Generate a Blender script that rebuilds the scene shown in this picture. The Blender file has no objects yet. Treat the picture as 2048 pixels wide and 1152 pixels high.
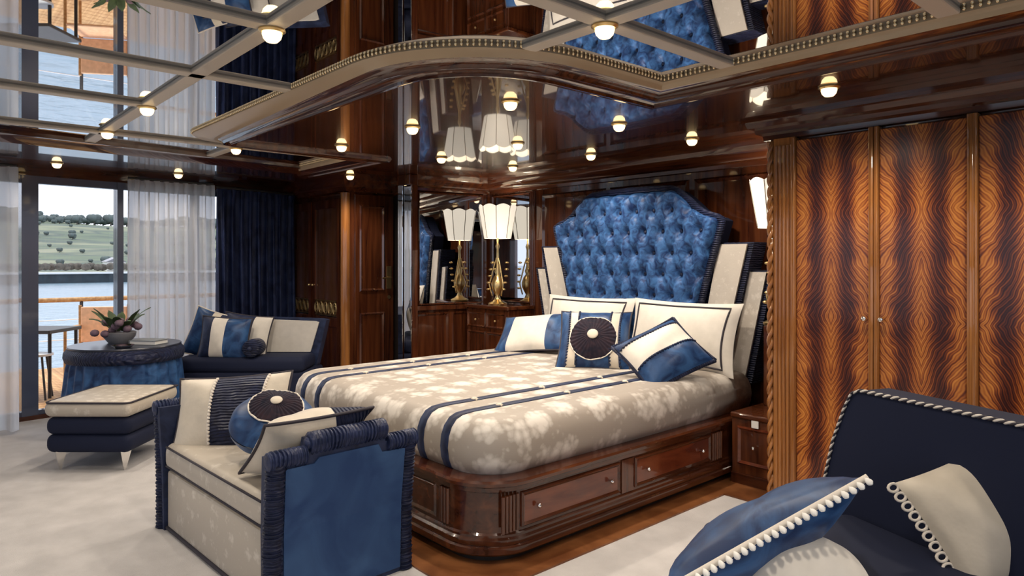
import bpy, bmesh, math, random
from mathutils import Vector, Matrix, Euler
random.seed(7)
PI = math.pi
scn = bpy.context.scene
COL = scn.collection

# ------------------------------------------------------------------ camera
cam_data = bpy.data.cameras.new('camera')
cam = bpy.data.objects.new('camera', cam_data)
COL.objects.link(cam)
cam.location = (0, 0, 1.3)
cam.rotation_euler = (PI / 2, 0, math.radians(48.25))
cam_data.sensor_width = 36.0
cam_data.lens = 1371 / 2048 * 36.0
cam_data.shift_y = -56 / 2048
cam_data.clip_start = 0.05
cam_data.clip_end = 3000
scn.camera = cam

# ------------------------------------------------------------------ sky, exposure
world = bpy.data.worlds.new('overcast_sky')
scn.world = world
world.use_nodes = True
wn = world.node_tree.nodes
wn['Background'].inputs[0].default_value = (0.80, 0.86, 1.0, 1)
wn['Background'].inputs[1].default_value = 1.55
sun_data = bpy.data.lights.new('hazy_sun', 'SUN')
sun_data.energy = 2.2
sun_data.angle = math.radians(12)
sun_data.color = (1.0, 0.93, 0.82)
sun = bpy.data.objects.new('hazy_sun', sun_data)
sun.rotation_euler = Vector((-0.35, -0.25, 0.9)).to_track_quat('Z', 'Y').to_euler()
COL.objects.link(sun)
scn.view_settings.view_transform = 'Standard'
scn.view_settings.look = 'None'
scn.view_settings.exposure = 0.25
scn.view_settings.gamma = 1.0
scn.view_settings.use_curve_mapping = False
cy = scn.cycles
cy.max_bounces = 8
cy.diffuse_bounces = 4
cy.glossy_bounces = 5
cy.transmission_bounces = 6
cy.transparent_max_bounces = 10
cy.caustics_reflective = False
cy.caustics_refractive = False
cy.sample_clamp_indirect = 4.0
cy.use_denoising = True
cy.use_adaptive_sampling = True
cy.adaptive_threshold = 0.02

LAMP_W = 26.0       # watts of one ceiling downlight
WARM = (1.0, 0.87, 0.72)

# ------------------------------------------------------------------ materials
def _new(name):
    m = bpy.data.materials.new(name)
    m.use_nodes = True
    nt = m.node_tree
    return m, nt, nt.nodes, nt.links, nt.nodes['Principled BSDF']

def _ramp(n, stops):
    r = n.new('ShaderNodeValToRGB')
    e = r.color_ramp.elements
    while len(e) < len(stops):
        e.new(0.5)
    for i, (p, c) in enumerate(stops):
        e[i].position = p
        e[i].color = (*c, 1)
    return r

def plain(name, col, rough=0.5, metal=0.0, coat=0.0, sheen=0.0, emit=None, var=0.0, scale=20.0, bump=0.0, bscale=60.0, spec=0.5):
    m, nt, n, l, b = _new(name)
    b.inputs['Base Color'].default_value = (*col, 1)
    b.inputs['Roughness'].default_value = rough
    b.inputs['Metallic'].default_value = metal
    b.inputs['Coat Weight'].default_value = coat
    b.inputs['Coat Roughness'].default_value = 0.05
    b.inputs['Sheen Weight'].default_value = sheen
    b.inputs['Specular IOR Level'].default_value = spec
    tc = n.new('ShaderNodeTexCoord')
    if var:
        nz = n.new('ShaderNodeTexNoise')
        nz.inputs['Scale'].default_value = scale
        nz.inputs['Detail'].default_value = 4
        l.new(tc.outputs['Object'], nz.inputs['Vector'])
        r = _ramp(n, [(0.3, tuple(c * (1 - var) for c in col)), (0.7, tuple(min(1, c * (1 + var)) for c in col))])
        l.new(nz.outputs['Fac'], r.inputs['Fac'])
        l.new(r.outputs['Color'], b.inputs['Base Color'])
    if bump:
        nz2 = n.new('ShaderNodeTexNoise')
        nz2.inputs['Scale'].default_value = bscale
        l.new(tc.outputs['Object'], nz2.inputs['Vector'])
        bp = n.new('ShaderNodeBump')
        bp.inputs['Strength'].default_value = bump
        bp.inputs['Distance'].default_value = 0.01
        l.new(nz2.outputs['Fac'], bp.inputs['Height'])
        l.new(bp.outputs['Normal'], b.inputs['Normal'])
    if emit:
        b.inputs['Emission Color'].default_value = (*emit[0], 1)
        b.inputs['Emission Strength'].default_value = emit[1]
    return m

def wood(name, dark, light, stretch=(22, 22, 1.6), rough=0.22, coat=1.0, coat_rough=0.04, ior=1.5):
    m, nt, n, l, b = _new(name)
    tc = n.new('ShaderNodeTexCoord')
    mp = n.new('ShaderNodeMapping')
    mp.inputs['Scale'].default_value = stretch
    l.new(tc.outputs['Object'], mp.inputs['Vector'])
    nz = n.new('ShaderNodeTexNoise')
    nz.inputs['Scale'].default_value = 1.0
    nz.inputs['Detail'].default_value = 5
    nz.inputs['Distortion'].default_value = 0.6
    l.new(mp.outputs['Vector'], nz.inputs['Vector'])
    r = _ramp(n, [(0.32, dark), (0.68, light)])
    l.new(nz.outputs['Fac'], r.inputs['Fac'])
    l.new(r.outputs['Color'], b.inputs['Base Color'])
    b.inputs['Roughness'].default_value = rough
    b.inputs['Coat Weight'].default_value = coat
    b.inputs['Coat Roughness'].default_value = coat_rough
    b.inputs['Coat IOR'].default_value = ior
    b.inputs['Specular IOR Level'].default_value = 0.15
    return m

def flame_veneer(name):
    """book-matched crotch mahogany: plumes fanning off the door's centre line, mirrored at each veneer joint"""
    m, nt, n, l, b = _new(name)
    tc = n.new('ShaderNodeTexCoord')
    sp = n.new('ShaderNodeSeparateXYZ')
    l.new(tc.outputs['Object'], sp.inputs[0])
    def mth(op, a, bb=None, clamp=False):
        k = n.new('ShaderNodeMath'); k.operation = op; k.use_clamp = clamp
        for i, v in enumerate((a, bb)):
            if v is None: continue
            if isinstance(v, (int, float)): k.inputs[i].default_value = v
            else: l.new(v, k.inputs[i])
        return k.outputs[0]
    ax = mth('ABSOLUTE', sp.outputs['X'])
    zz = mth('PINGPONG', mth('ADD', sp.outputs['Z'], 0.51 * 4 + 0.0), 0.51)
    nz = n.new('ShaderNodeTexNoise')
    nz.inputs['Scale'].default_value = 5.0
    nz.inputs['Detail'].default_value = 3
    cb = n.new('ShaderNodeCombineXYZ')
    l.new(ax, cb.inputs[0]); l.new(zz, cb.inputs[2])
    l.new(cb.outputs[0], nz.inputs['Vector'])
    wob = mth('MULTIPLY', mth('SUBTRACT', nz.outputs['Fac'], 0.5), 0.22)
    curve = mth('MULTIPLY', mth('POWER', ax, 0.85), 1.45)
    ph = mth('ADD', mth('ADD', zz, curve), wob)
    s1 = mth('SINE', mth('MULTIPLY', ph, 330.0))
    s2 = mth('SINE', mth('MULTIPLY', ph, 142.0))
    fine = mth('ADD', mth('MULTIPLY', s1, 0.13), mth('MULTIPLY', s2, 0.12))
    side = mth('SINE', mth('ADD', mth('MULTIPLY', ax, 42.0), mth('MULTIPLY', nz.outputs['Fac'], 3.0)))
    tot = mth('ADD', mth('ADD', fine, mth('MULTIPLY', side, 0.24)), mth('MULTIPLY', nz.outputs['Fac'], 0.7))
    tot = mth('ADD', tot, 0.12)
    r = _ramp(n, [(0.16, (0.026, 0.005, 0.004)), (0.44, (0.12, 0.025, 0.007)), (0.64, (0.29, 0.080, 0.015)), (0.92, (0.52, 0.20, 0.04))])
    l.new(tot, r.inputs['Fac'])
    l.new(r.outputs['Color'], b.inputs['Base Color'])
    b.inputs['Roughness'].default_value = 0.28
    b.inputs['Coat Weight'].default_value = 0.3
    b.inputs['Coat Roughness'].default_value = 0.12
    b.inputs['Specular IOR Level'].default_value = 0.3
    return m

def damask(name, ground, flower, scale=6.0, rough=0.5, sheen=0.1, k=0.0):
    m, nt, n, l, b = _new(name)
    tc = n.new('ShaderNodeTexCoord')
    vo = n.new('ShaderNodeTexVoronoi')
    vo.inputs['Scale'].default_value = scale
    vo.inputs['Randomness'].default_value = 0.55
    l.new(tc.outputs['Object'], vo.inputs['Vector'])
    vo2 = n.new('ShaderNodeTexVoronoi')
    vo2.inputs['Scale'].default_value = scale * 4.5
    l.new(tc.outputs['Object'], vo2.inputs['Vector'])
    nz = n.new('ShaderNodeTexNoise')
    nz.inputs['Scale'].default_value = scale * 5
    nz.inputs['Detail'].default_value = 5
    l.new(tc.outputs['Object'], nz.inputs['Vector'])
    a = n.new('ShaderNodeMath'); a.operation = 'MULTIPLY_ADD'
    l.new(nz.outputs['Fac'], a.inputs[0]); a.inputs[1].default_value = 0.45
    l.new(vo.outputs['Distance'], a.inputs[2])
    c = n.new('ShaderNodeMath'); c.operation = 'MULTIPLY_ADD'
    l.new(vo2.outputs['Distance'], c.inputs[0]); c.inputs[1].default_value = 0.35
    l.new(a.outputs[0], c.inputs[2])
    r = _ramp(n, [(0.50 + k, flower), (0.68 + k, tuple((g + f) / 2 for g, f in zip(ground, flower))), (0.82 + k, ground)])
    l.new(c.outputs[0], r.inputs['Fac'])
    l.new(r.outputs['Color'], b.inputs['Base Color'])
    b.inputs['Roughness'].default_value = rough
    b.inputs['Sheen Weight'].default_value = sheen
    bp = n.new('ShaderNodeBump'); bp.inputs['Strength'].default_value = 0.15; bp.inputs['Distance'].default_value = 0.004
    l.new(c.outputs[0], bp.inputs['Height']); l.new(bp.outputs['Normal'], b.inputs['Normal'])
    return m

def satin(name, dark, light, scale=9.0, rough=0.34, sheen=0.06, wave=None):
    m, nt, n, l, b = _new(name)
    tc = n.new('ShaderNodeTexCoord')
    nz = n.new('ShaderNodeTexNoise')
    nz.inputs['Scale'].default_value = scale
    nz.inputs['Detail'].default_value = 4
    nz.inputs['Distortion'].default_value = 1.2
    l.new(tc.outputs['Object'], nz.inputs['Vector'])
    r = _ramp(n, [(0.35, dark), (0.68, light)])
    l.new(nz.outputs['Fac'], r.inputs['Fac'])
    l.new(r.outputs['Color'], b.inputs['Base Color'])
    b.inputs['Roughness'].default_value = rough
    b.inputs['Sheen Weight'].default_value = sheen
    b.inputs['Sheen Tint'].default_value = (0.4, 0.55, 1.0, 1)
    b.inputs['Specular IOR Level'].default_value = 0.28
    if wave:
        axis, ws, st = wave
        wv = n.new('ShaderNodeTexWave')
        wv.wave_type = 'BANDS'; wv.bands_direction = axis
        wv.inputs['Scale'].default_value = ws
        wv.inputs['Distortion'].default_value = 2.5
        wv.inputs['Detail'].default_value = 2
        l.new(tc.outputs['Object'], wv.inputs['Vector'])
        bp = n.new('ShaderNodeBump'); bp.inputs['Strength'].default_value = st; bp.inputs['Distance'].default_value = 0.012
        l.new(wv.outputs['Fac'], bp.inputs['Height']); l.new(bp.outputs['Normal'], b.inputs['Normal'])
    return m

def glass_pane(name, tint=(1, 1, 1), refl=0.08):
    m = bpy.data.materials.new(name); m.use_nodes = True
    nt = m.node_tree; n = nt.nodes; l = nt.links
    n.remove(n['Principled BSDF'])
    t = n.new('ShaderNodeBsdfTransparent'); t.inputs[0].default_value = (*tint, 1)
    g = n.new('ShaderNodeBsdfGlossy'); g.inputs['Roughness'].default_value = 0.02
    lw = n.new('ShaderNodeFresnel'); lw.inputs['IOR'].default_value = 1.35
    mx = n.new('ShaderNodeMixShader')
    l.new(lw.outputs[0], mx.inputs[0]); l.new(t.outputs[0], mx.inputs[1]); l.new(g.outputs[0], mx.inputs[2])
    l.new(mx.outputs[0], n['Material Output'].inputs[0])
    return m

def sheer_cloth(name):
    m = bpy.data.materials.new(name); m.use_nodes = True
    nt = m.node_tree; n = nt.nodes; l = nt.links
    n.remove(n['Principled BSDF'])
    t = n.new('ShaderNodeBsdfTransparent'); t.inputs[0].default_value = (0.95, 0.95, 0.97, 1)
    d = n.new('ShaderNodeBsdfDiffuse'); d.inputs[0].default_value = (0.80, 0.79, 0.78, 1)
    tl = n.new('ShaderNodeBsdfTranslucent'); tl.inputs[0].default_value = (0.96, 0.96, 0.97, 1)
    m1 = n.new('ShaderNodeMixShader'); m1.inputs[0].default_value = 0.80
    l.new(d.outputs[0], m1.inputs[1]); l.new(tl.outputs[0], m1.inputs[2])
    m2 = n.new('ShaderNodeMixShader'); m2.inputs[0].default_value = 0.86
    l.new(t.outputs[0], m2.inputs[1]); l.new(m1.outputs[0], m2.inputs[2])
    l.new(m2.outputs[0], n['Material Output'].inputs[0])
    return m

MAT = {}
MAT['mahogany'] = wood('mahogany', (0.038, 0.0095, 0.0045), (0.120, 0.035, 0.012))
MAT['mahogany_h'] = wood('mahogany_horizontal', (0.038, 0.0095, 0.0045), (0.120, 0.035, 0.012), stretch=(1.6, 22, 22))
MAT['mahogany_bed'] = wood('mahogany_bed', (0.030, 0.008, 0.004), (0.095, 0.027, 0.010), stretch=(22, 1.6, 22))
MAT['soffit'] = wood('polished_soffit', (0.040, 0.011, 0.005), (0.085, 0.025, 0.010), stretch=(7, 1.2, 7), rough=0.25, coat_rough=0.03, ior=1.9)
MAT['goldwood'] = wood('honey_mahogany', (0.20, 0.070, 0.018), (0.40, 0.165, 0.045), stretch=(40, 40, 1.5), rough=0.3)
MAT['drawer_wood'] = wood('red_mahogany', (0.075, 0.014, 0.007), (0.17, 0.042, 0.016), stretch=(22, 3, 14))
MAT['flame'] = flame_veneer('flame_veneer')
MAT['deckwood'] = wood('teak', (0.42, 0.22, 0.09), (0.66, 0.40, 0.18), stretch=(2, 30, 30), rough=0.6, coat=0.0)
MAT['floorwood'] = wood('floor_border_wood', (0.12, 0.040, 0.014), (0.26, 0.100, 0.036), stretch=(6, 6, 6), rough=0.35, coat=0.5)
MAT['mirror'] = plain('silver_mirror', (0.74, 0.75, 0.77), rough=0.012, metal=1.0)
MAT['cream_paint'] = plain('champagne_lacquer', (0.46, 0.34, 0.21), rough=0.35, coat=0.3)
MAT['cream_grey'] = plain('pale_batten_lacquer', (0.58, 0.50, 0.40), rough=0.4)
MAT['brass'] = plain('brass', (0.82, 0.60, 0.28), rough=0.30, metal=1.0)
MAT['gold_beads'] = plain('gilt_beads', (0.90, 0.70, 0.42), rough=0.25, metal=1.0)
MAT['chrome'] = plain('polished_nickel', (0.85, 0.83, 0.80), rough=0.12, metal=1.0)
MAT['bulb'] = plain('lit_glass', (1, 0.9, 0.7), rough=0.3, emit=((1.0, 0.70, 0.34), 2.6))
MAT['shade'] = plain('lit_lamp_shade', (0.92, 0.88, 0.80), rough=0.8, emit=((1.0, 0.88, 0.70), 0.75))
MAT['carpet'] = plain('wool_carpet', (0.585, 0.565, 0.56), rough=0.95, var=0.10, scale=6, bump=0.5, bscale=420, spec=0.1)
MAT['spread'] = damask('floral_damask', (0.35, 0.305, 0.26), (0.69, 0.645, 0.585), scale=6.0, k=0.12)
MAT['cream_damask'] = damask('cream_damask', (0.48, 0.425, 0.35), (0.64, 0.585, 0.505), scale=14)
MAT['wing_cream'] = damask('pale_wing_damask', (0.60, 0.55, 0.485), (0.74, 0.69, 0.62), scale=18)
MAT['cream'] = plain('cream_silk', (0.62, 0.55, 0.445), rough=0.5, sheen=0.4, var=0.08, scale=14, bump=0.15, bscale=30)
MAT['white'] = plain('ivory_linen', (0.68, 0.635, 0.565), rough=0.7, sheen=0.3, var=0.05, scale=20)
MAT['navy'] = satin('navy_velvet', (0.008, 0.012, 0.035), (0.022, 0.034, 0.085), scale=12, rough=0.5)
MAT['navy_ruched'] = satin('navy_ruched_silk', (0.006, 0.008, 0.026), (0.018, 0.024, 0.066), scale=14, rough=0.42, wave=('Z', 22, 0.9))
MAT['navy_ruched_x'] = satin('navy_gathered_silk', (0.006, 0.008, 0.026), (0.018, 0.024, 0.066), scale=14, rough=0.42, wave=('X', 20, 0.9))
MAT['navy_ruched_y'] = satin('navy_pleated_silk', (0.010, 0.016, 0.050), (0.034, 0.046, 0.115), scale=14, rough=0.4, wave=('Y', 20, 0.9))
MAT['blue'] = satin('royal_blue_silk', (0.006, 0.024, 0.085), (0.034, 0.100, 0.245), scale=9, rough=0.40)
MAT['tuft_blue'] = satin('tufted_blue_brocade', (0.008, 0.028, 0.105), (0.050, 0.150, 0.370), scale=19, rough=0.5)
MAT['panel_blue'] = satin('slate_blue_velvet', (0.012, 0.042, 0.130), (0.036, 0.090, 0.210), scale=4, rough=0.6, sheen=0.15)
MAT['dark_navy'] = plain('midnight_velvet', (0.008, 0.012, 0.034), rough=0.75, spec=0.25)
MAT['drape'] = satin('navy_drape', (0.008, 0.012, 0.040), (0.028, 0.042, 0.115), scale=5, rough=0.5)
MAT['cord_dark'] = plain('dark_cord', (0.03, 0.025, 0.035), rough=0.7)
MAT['cord_pale'] = plain('pale_cord', (0.72, 0.66, 0.58), rough=0.7)
MAT['rosette'] = satin('plum_rosette', (0.006, 0.005, 0.014), (0.026, 0.013, 0.020), scale=20, rough=0.85)
MAT['glass'] = glass_pane('clear_glass')
MAT['cab_glass'] = plain('dark_cabinet_glass', (0.11, 0.045, 0.022), rough=0.03, coat=1.0, spec=0.9)
MAT['sheer'] = sheer_cloth('sheer_voile')
MAT['post'] = plain('blue_grey_post', (0.085, 0.10, 0.15), rough=0.25, coat=0.6)
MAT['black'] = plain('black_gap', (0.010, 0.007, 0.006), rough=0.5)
MAT['marble'] = plain('dark_leather_top', (0.02, 0.025, 0.045), rough=0.32)
MAT['orange'] = plain('orange_canvas', (0.88, 0.54, 0.32), rough=0.9, var=0.12, scale=25)
MAT['leaf'] = plain('green_leaf', (0.06, 0.10, 0.035), rough=0.6, var=0.4, scale=30)
MAT['flower'] = plain('mauve_petals', (0.20, 0.13, 0.17), rough=0.7, var=0.3, scale=30)
MAT['pot'] = plain('grey_stone_bowl', (0.22, 0.22, 0.24), rough=0.4)
MAT['book'] = plain('grey_book_cloth', (0.20, 0.22, 0.24), rough=0.6)
MAT['paper'] = plain('white_card', (0.85, 0.84, 0.80), rough=0.6)
MAT['iron'] = plain('dark_iron', (0.035, 0.032, 0.030), rough=0.5)
MAT['hull'] = plain('white_gelcoat', (0.80, 0.80, 0.78), rough=0.35)

# ------------------------------------------------------------------ mesh helpers
class MB:
    def __init__(s):
        s.v = []; s.f = []
    def add(s, vs, fs):
        o = len(s.v)
        s.v += [tuple(p) for p in vs]
        s.f += [tuple(i + o for i in f) for f in fs]
        return s
    def box(s, x0, x1, y0, y1, z0, z1):
        return s.add([(x0, y0, z0), (x1, y0, z0), (x1, y1, z0), (x0, y1, z0), (x0, y0, z1), (x1, y0, z1), (x1, y1, z1), (x0, y1, z1)],
                     [(0, 3, 2, 1), (4, 5, 6, 7), (0, 1, 5, 4), (1, 2, 6, 5), (2, 3, 7, 6), (3, 0, 4, 7)])
    def rbox(s, x0, x1, y0, y1, z0, z1, r=0.01, seg=2):
        bm = bmesh.new()
        bmesh.ops.create_cube(bm, size=1)
        for v in bm.verts:
            v.co = Vector(((x0 + x1) / 2 + v.co.x * (x1 - x0), (y0 + y1) / 2 + v.co.y * (y1 - y0), (z0 + z1) / 2 + v.co.z * (z1 - z0)))
        bmesh.ops.bevel(bm, geom=list(bm.edges), offset=r, segments=seg, profile=0.5, affect='EDGES')
        bm.verts.ensure_lookup_table()
        for i, v in enumerate(bm.verts): v.index = i
        s.add([v.co[:] for v in bm.verts], [tuple(v.index for v in f.verts) for f in bm.faces])
        bm.free()
        return s
    def prism(s, pts, z0, z1):
        n = len(pts)
        return s.add([(x, y, z0) for x, y in pts] + [(x, y, z1) for x, y in pts],
                     [tuple(range(n))[::-1], tuple(range(n, 2 * n))] + [(i, (i + 1) % n, n + (i + 1) % n, n + i) for i in range(n)])
    def plate(s, pts, y0, y1):
        """polygon in the x-z plane given a thickness along y"""
        n = len(pts)
        return s.add([(x, y0, z) for x, z in pts] + [(x, y1, z) for x, z in pts],
                     [tuple(range(n)), tuple(range(n, 2 * n))[::-1]] + [((i + 1) % n, i, n + i, n + (i + 1) % n) for i in range(n)])
    def lathe(s, prof, seg=24, c=(0, 0, 0), wob=None):
        vs = []; fs = []
        m = len(prof)
        for i in range(seg):
            a = 2 * PI * i / seg
            for j, (r, z) in enumerate(prof):
                k = r * (wob(a, j / (m - 1)) if wob else 1)
                vs.append((c[0] + k * math.cos(a), c[1] + k * math.sin(a), c[2] + z))
        for i in range(seg):
            for j in range(m - 1):
                a, b = i * m + j, ((i + 1) % seg) * m + j
                fs.append((a, b, b + 1, a + 1))
        return s.add(vs, fs)
    def tube(s, path, r, seg=8, closed=False, cap=True):
        path = [Vector(p) for p in path]
        n = len(path); vs = []; fs = []
        up = None
        for i, p in enumerate(path):
            if closed: t = path[(i + 1) % n] - path[i - 1]
            else: t = path[min(i + 1, n - 1)] - path[max(i - 1, 0)]
            t = t.normalized() if t.length > 1e-9 else Vector((0, 0, 1))
            if up is None:
                up = Vector((0, 0, 1)) if abs(t.z) < 0.9 else Vector((1, 0, 0))
            b = t.cross(up)
            if b.length < 1e-6: b = t.cross(Vector((1, 0.3, 0)))
            b.normalize(); up = b.cross(t).normalized()
            rr = r[i] if isinstance(r, (list, tuple)) else r
            for k in range(seg):
                a = 2 * PI * k / seg
                vs.append(p + b * (rr * math.cos(a)) + up * (rr * math.sin(a)))
        for i in range(n if closed else n - 1):
            j = (i + 1) % n
            for k in range(seg):
                k2 = (k + 1) % seg
                fs.append((i * seg + k, i * seg + k2, j * seg + k2, j * seg + k))
        if cap and not closed:
            fs.append(tuple(range(seg))[::-1]); fs.append(tuple((n - 1) * seg + k for k in range(seg)))
        return s.add(vs, fs)
    def ball(s, c, r, seg=10, rings=6, sq=(1, 1, 1)):
        prof = [(max(1e-4, r * math.sin(PI * j / rings)), -r * math.cos(PI * j / rings)) for j in range(rings + 1)]
        o = len(s.v)
        s.lathe(prof, seg)
        for i in range(o, len(s.v)):
            x, y, z = s.v[i]
            s.v[i] = (c[0] + x * sq[0], c[1] + y * sq[1], c[2] + z * sq[2])
        return s
    def grid(s, fn, nu, nv, closed_u=False):
        vs = [fn(i / (nu if closed_u else nu - 1), j / (nv - 1)) for i in range(nu) for j in range(nv)]
        fs = []
        for i in range(nu if closed_u else nu - 1):
            for j in range(nv - 1):
                a, b = i * nv + j, ((i + 1) % nu) * nv + j
                fs.append((a, b, b + 1, a + 1))
        return s.add(vs, fs)
    def xf(s, M, start=0):
        for i in range(start, len(s.v)):
            s.v[i] = tuple(M @ Vector(s.v[i]))
        return s
    def build(s, name, mat, parent=None, smooth=False, loc=None, weld=False):
        me = bpy.data.meshes.new(name)
        me.from_pydata(s.v, [], s.f)
        if weld:
            bm = bmesh.new(); bm.from_mesh(me)
            bmesh.ops.remove_doubles(bm, verts=bm.verts, dist=1e-5)
            bmesh.ops.recalc_face_normals(bm, faces=bm.faces)
            bm.to_mesh(me); bm.free()
        me.materials.append(MAT[mat])
        if smooth:
            for p in me.polygons: p.use_smooth = True
            if smooth != 'all':
                try: me.set_sharp_from_angle(angle=math.radians(40))
                except Exception: pass
        o = bpy.data.objects.new(name, me)
        COL.objects.link(o)
        if parent is not None: o.parent = parent
        if loc is not None: o.location = loc
        return o

def tag(o, label, cat=None, group=None, kind=None):
    o['label'] = label
    if cat: o['category'] = cat
    if group: o['group'] = group
    if kind: o['kind'] = kind
    return o

def thing(name, label, cat, loc=(0, 0, 0), rz=0.0, group=None, rot=None):
    e = bpy.data.objects.new(name, None)
    COL.objects.link(e)
    e.location = loc
    e.rotation_euler = rot if rot is not None else (0, 0, rz)
    e.empty_display_size = 0.1
    return tag(e, label, cat, group)

def struct(o, label, cat='room'):
    return tag(o, label, cat, kind='structure')

def dup(o, parent=None, loc=None):
    c = o.copy(); COL.objects.link(c)
    c.parent = parent
    if loc is not None: c.location = loc
    return c

def offset_path(path, o):
    """shift an open 2-D polyline to its left by o, mitred"""
    n = len(path); out = []
    for i in range(n):
        p = Vector(path[i])
        d0 = (Vector(path[i]) - Vector(path[i - 1])).normalized() if i > 0 else None
        d1 = (Vector(path[i + 1]) - Vector(path[i])).normalized() if i < n - 1 else None
        if d0 is None: d0 = d1
        if d1 is None: d1 = d0
        n0 = Vector((-d0.y, d0.x)); n1 = Vector((-d1.y, d1.x))
        m = (n0 + n1).normalized()
        k = o[i] if isinstance(o, (list, tuple)) else o
        out.append(p + m * (k / max(0.35, m.dot(n0))))
    return out

def sweep(mb, path, prof):
    rows = [[(q.x, q.y, z) for q in offset_path(path, o)] for o, z in prof]
    n = len(path)
    vs = [p for row in rows for p in row]
    fs = []
    for a in range(len(prof) - 1):
        for i in range(n - 1):
            fs.append((a * n + i, a * n + i + 1, (a + 1) * n + i + 1, (a + 1) * n + i))
    return mb.add(vs, fs)

def frame_on(mb, o, u, v, nrm, u0, u1, v0, v1, w, d, n0=0.0):
    """a mitred-looking rectangular moulding standing proud of a plane"""
    o, u, v, nrm = Vector(o), Vector(u), Vector(v), Vector(nrm)
    outer = [(u0, v0), (u1, v0), (u1, v1), (u0, v1)]
    inner = [(u0 + w, v0 + w), (u1 - w, v0 + w), (u1 - w, v1 - w), (u0 + w, v1 - w)]
    mid = [(u0 + w * .4, v0 + w * .4), (u1 - w * .4, v0 + w * .4), (u1 - w * .4, v1 - w * .4), (u0 + w * .4, v1 - w * .4)]
    P = lambda a, h: o + u * a[0] + v * a[1] + nrm * h
    vs = [P(a, n0) for a in outer] + [P(a, n0 + d) for a in mid] + [P(a, n0) for a in inner]
    fs = []
    for i in range(4):
        j = (i + 1) % 4
        fs += [(i, j, 4 + j, 4 + i), (4 + i, 4 + j, 8 + j, 8 + i)]
    return mb.add(vs, fs)

def quad_on(mb, o, u, v, nrm, u0, u1, v0, v1, n0, n1):
    o, u, v, nrm = Vector(o), Vector(u), Vector(v), Vector(nrm)
    vs = []
    for h in (n0, n1):
        for a, b in ((u0, v0), (u1, v0), (u1, v1), (u0, v1)):
            vs.append(o + u * a + v * b + nrm * h)
    return mb.add(vs, [(0, 3, 2, 1), (4, 5, 6, 7), (0, 1, 5, 4), (1, 2, 6, 5), (2, 3, 7, 6), (3, 0, 4, 7)])

MIR, SOF = 2.09, 2.05
YW = 4.25           # wall behind the bed
XL = -5.08          # side wall left of the bed
WDIR = Vector((-math.sin(math.radians(7.6)), math.cos(math.radians(7.6)), 0))   # run of the window wall
W0 = Vector((-6.8, 0.83, 0))
WN = Vector((WDIR.y, -WDIR.x, 0))                                               # into the room
def wpt(y, inset=0.0, z=0.0):
    t = (y - W0.y) / WDIR.y
    p = W0 + WDIR * t + WN * inset
    return Vector((p.x, p.y, z))

# ------------------------------------------------------------------ floor
fl = MB().prism([(wpt(-3.5).x, -3.5), (2.6, -3.5), (2.6, YW), (-5.0, YW), (-7.2, 4.3), (wpt(3.3).x, 3.3)], -0.08, 0.0).build('floor', 'carpet')
struct(fl, 'pale oatmeal wool carpet covering the cabin floor', 'floor')
# wooden border round the bed
br = MB()
for a in ((-2.50, -2.045, 2.20, 3.40), (-4.43, -2.045, 1.62, 2.20), (-4.43, -4.1, 2.20, 4.2), (-2.50, -1.84, 3.40, 3.80)):
    br.box(a[0], a[1], a[2], a[3], 0.0, 0.008)
struct(br.build('trim_1', 'floorwood'), 'polished brown wooden floor border edging the bed plinth', 'trim')

# ------------------------------------------------------------------ mirrored ceiling with battens
ceil = MB().box(-7.6, 2.6, -3.5, 4.4, MIR + 0.012, MIR + 0.12).build('ceiling', 'mahogany')
struct(ceil, 'mirrored ceiling divided by champagne battens', 'ceiling')
XS = [-5.95, -4.80, -3.81, -3.03, -2.25, -1.48, -0.70, 0.10, 0.90, 1.70, 2.6]
YS = [-3.5, -2.27, -1.47, -0.67, 0.13, 0.93, 1.73, 2.72]
pan = {}
for i in range(len(XS) - 1):
    for j in range(len(YS) - 1):
        x0, x1, y0, y1 = XS[i], XS[i + 1], YS[j], YS[j + 1]
        if x0 >= -4.81 and x1 <= -2.24 and y0 > 1.7:
            continue
        key = (round(x1 - x0, 3), round(y1 - y0, 3))
        c = ((x0 + x1) / 2, (y0 + y1) / 2, 0)
        if key not in pan:
            hx, hy = key[0] / 2, key[1] / 2
            pan[key] = MB().box(-hx, hx, -hy, hy, MIR, MIR + 0.012).build('mirror_panel', 'mirror', ceil, loc=c)
        else:
            dup(pan[key], ceil, c)
def batten(x0, x1, y0, y1):
    MB().rbox(x0, x1, y0, y1, MIR - 0.018, MIR + 0.002, 0.006, 2).build('batten', 'cream_grey', ceil)
bw = 0.034
for x, y1 in ((-4.80, 2.5), (-3.81, 0.93), (-3.03, 1.33), (-2.25, 0.93), (-1.48, 2.48), (-0.70, 2.48), (0.10, 2.48), (0.90, 2.48), (1.70, 2.48)):
    batten(x - bw, x + bw, -3.5, y1)
for y in (-2.27, -1.47, -0.67, 0.13, 0.93):
    batten(-5.7, 2.6, y - bw, y + bw)
batten(-1.85, 2.6, 1.73 - bw, 1.73 + bw)
batten(-5.7, -4.66, 1.73 - bw, 1.73 + bw)

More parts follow.
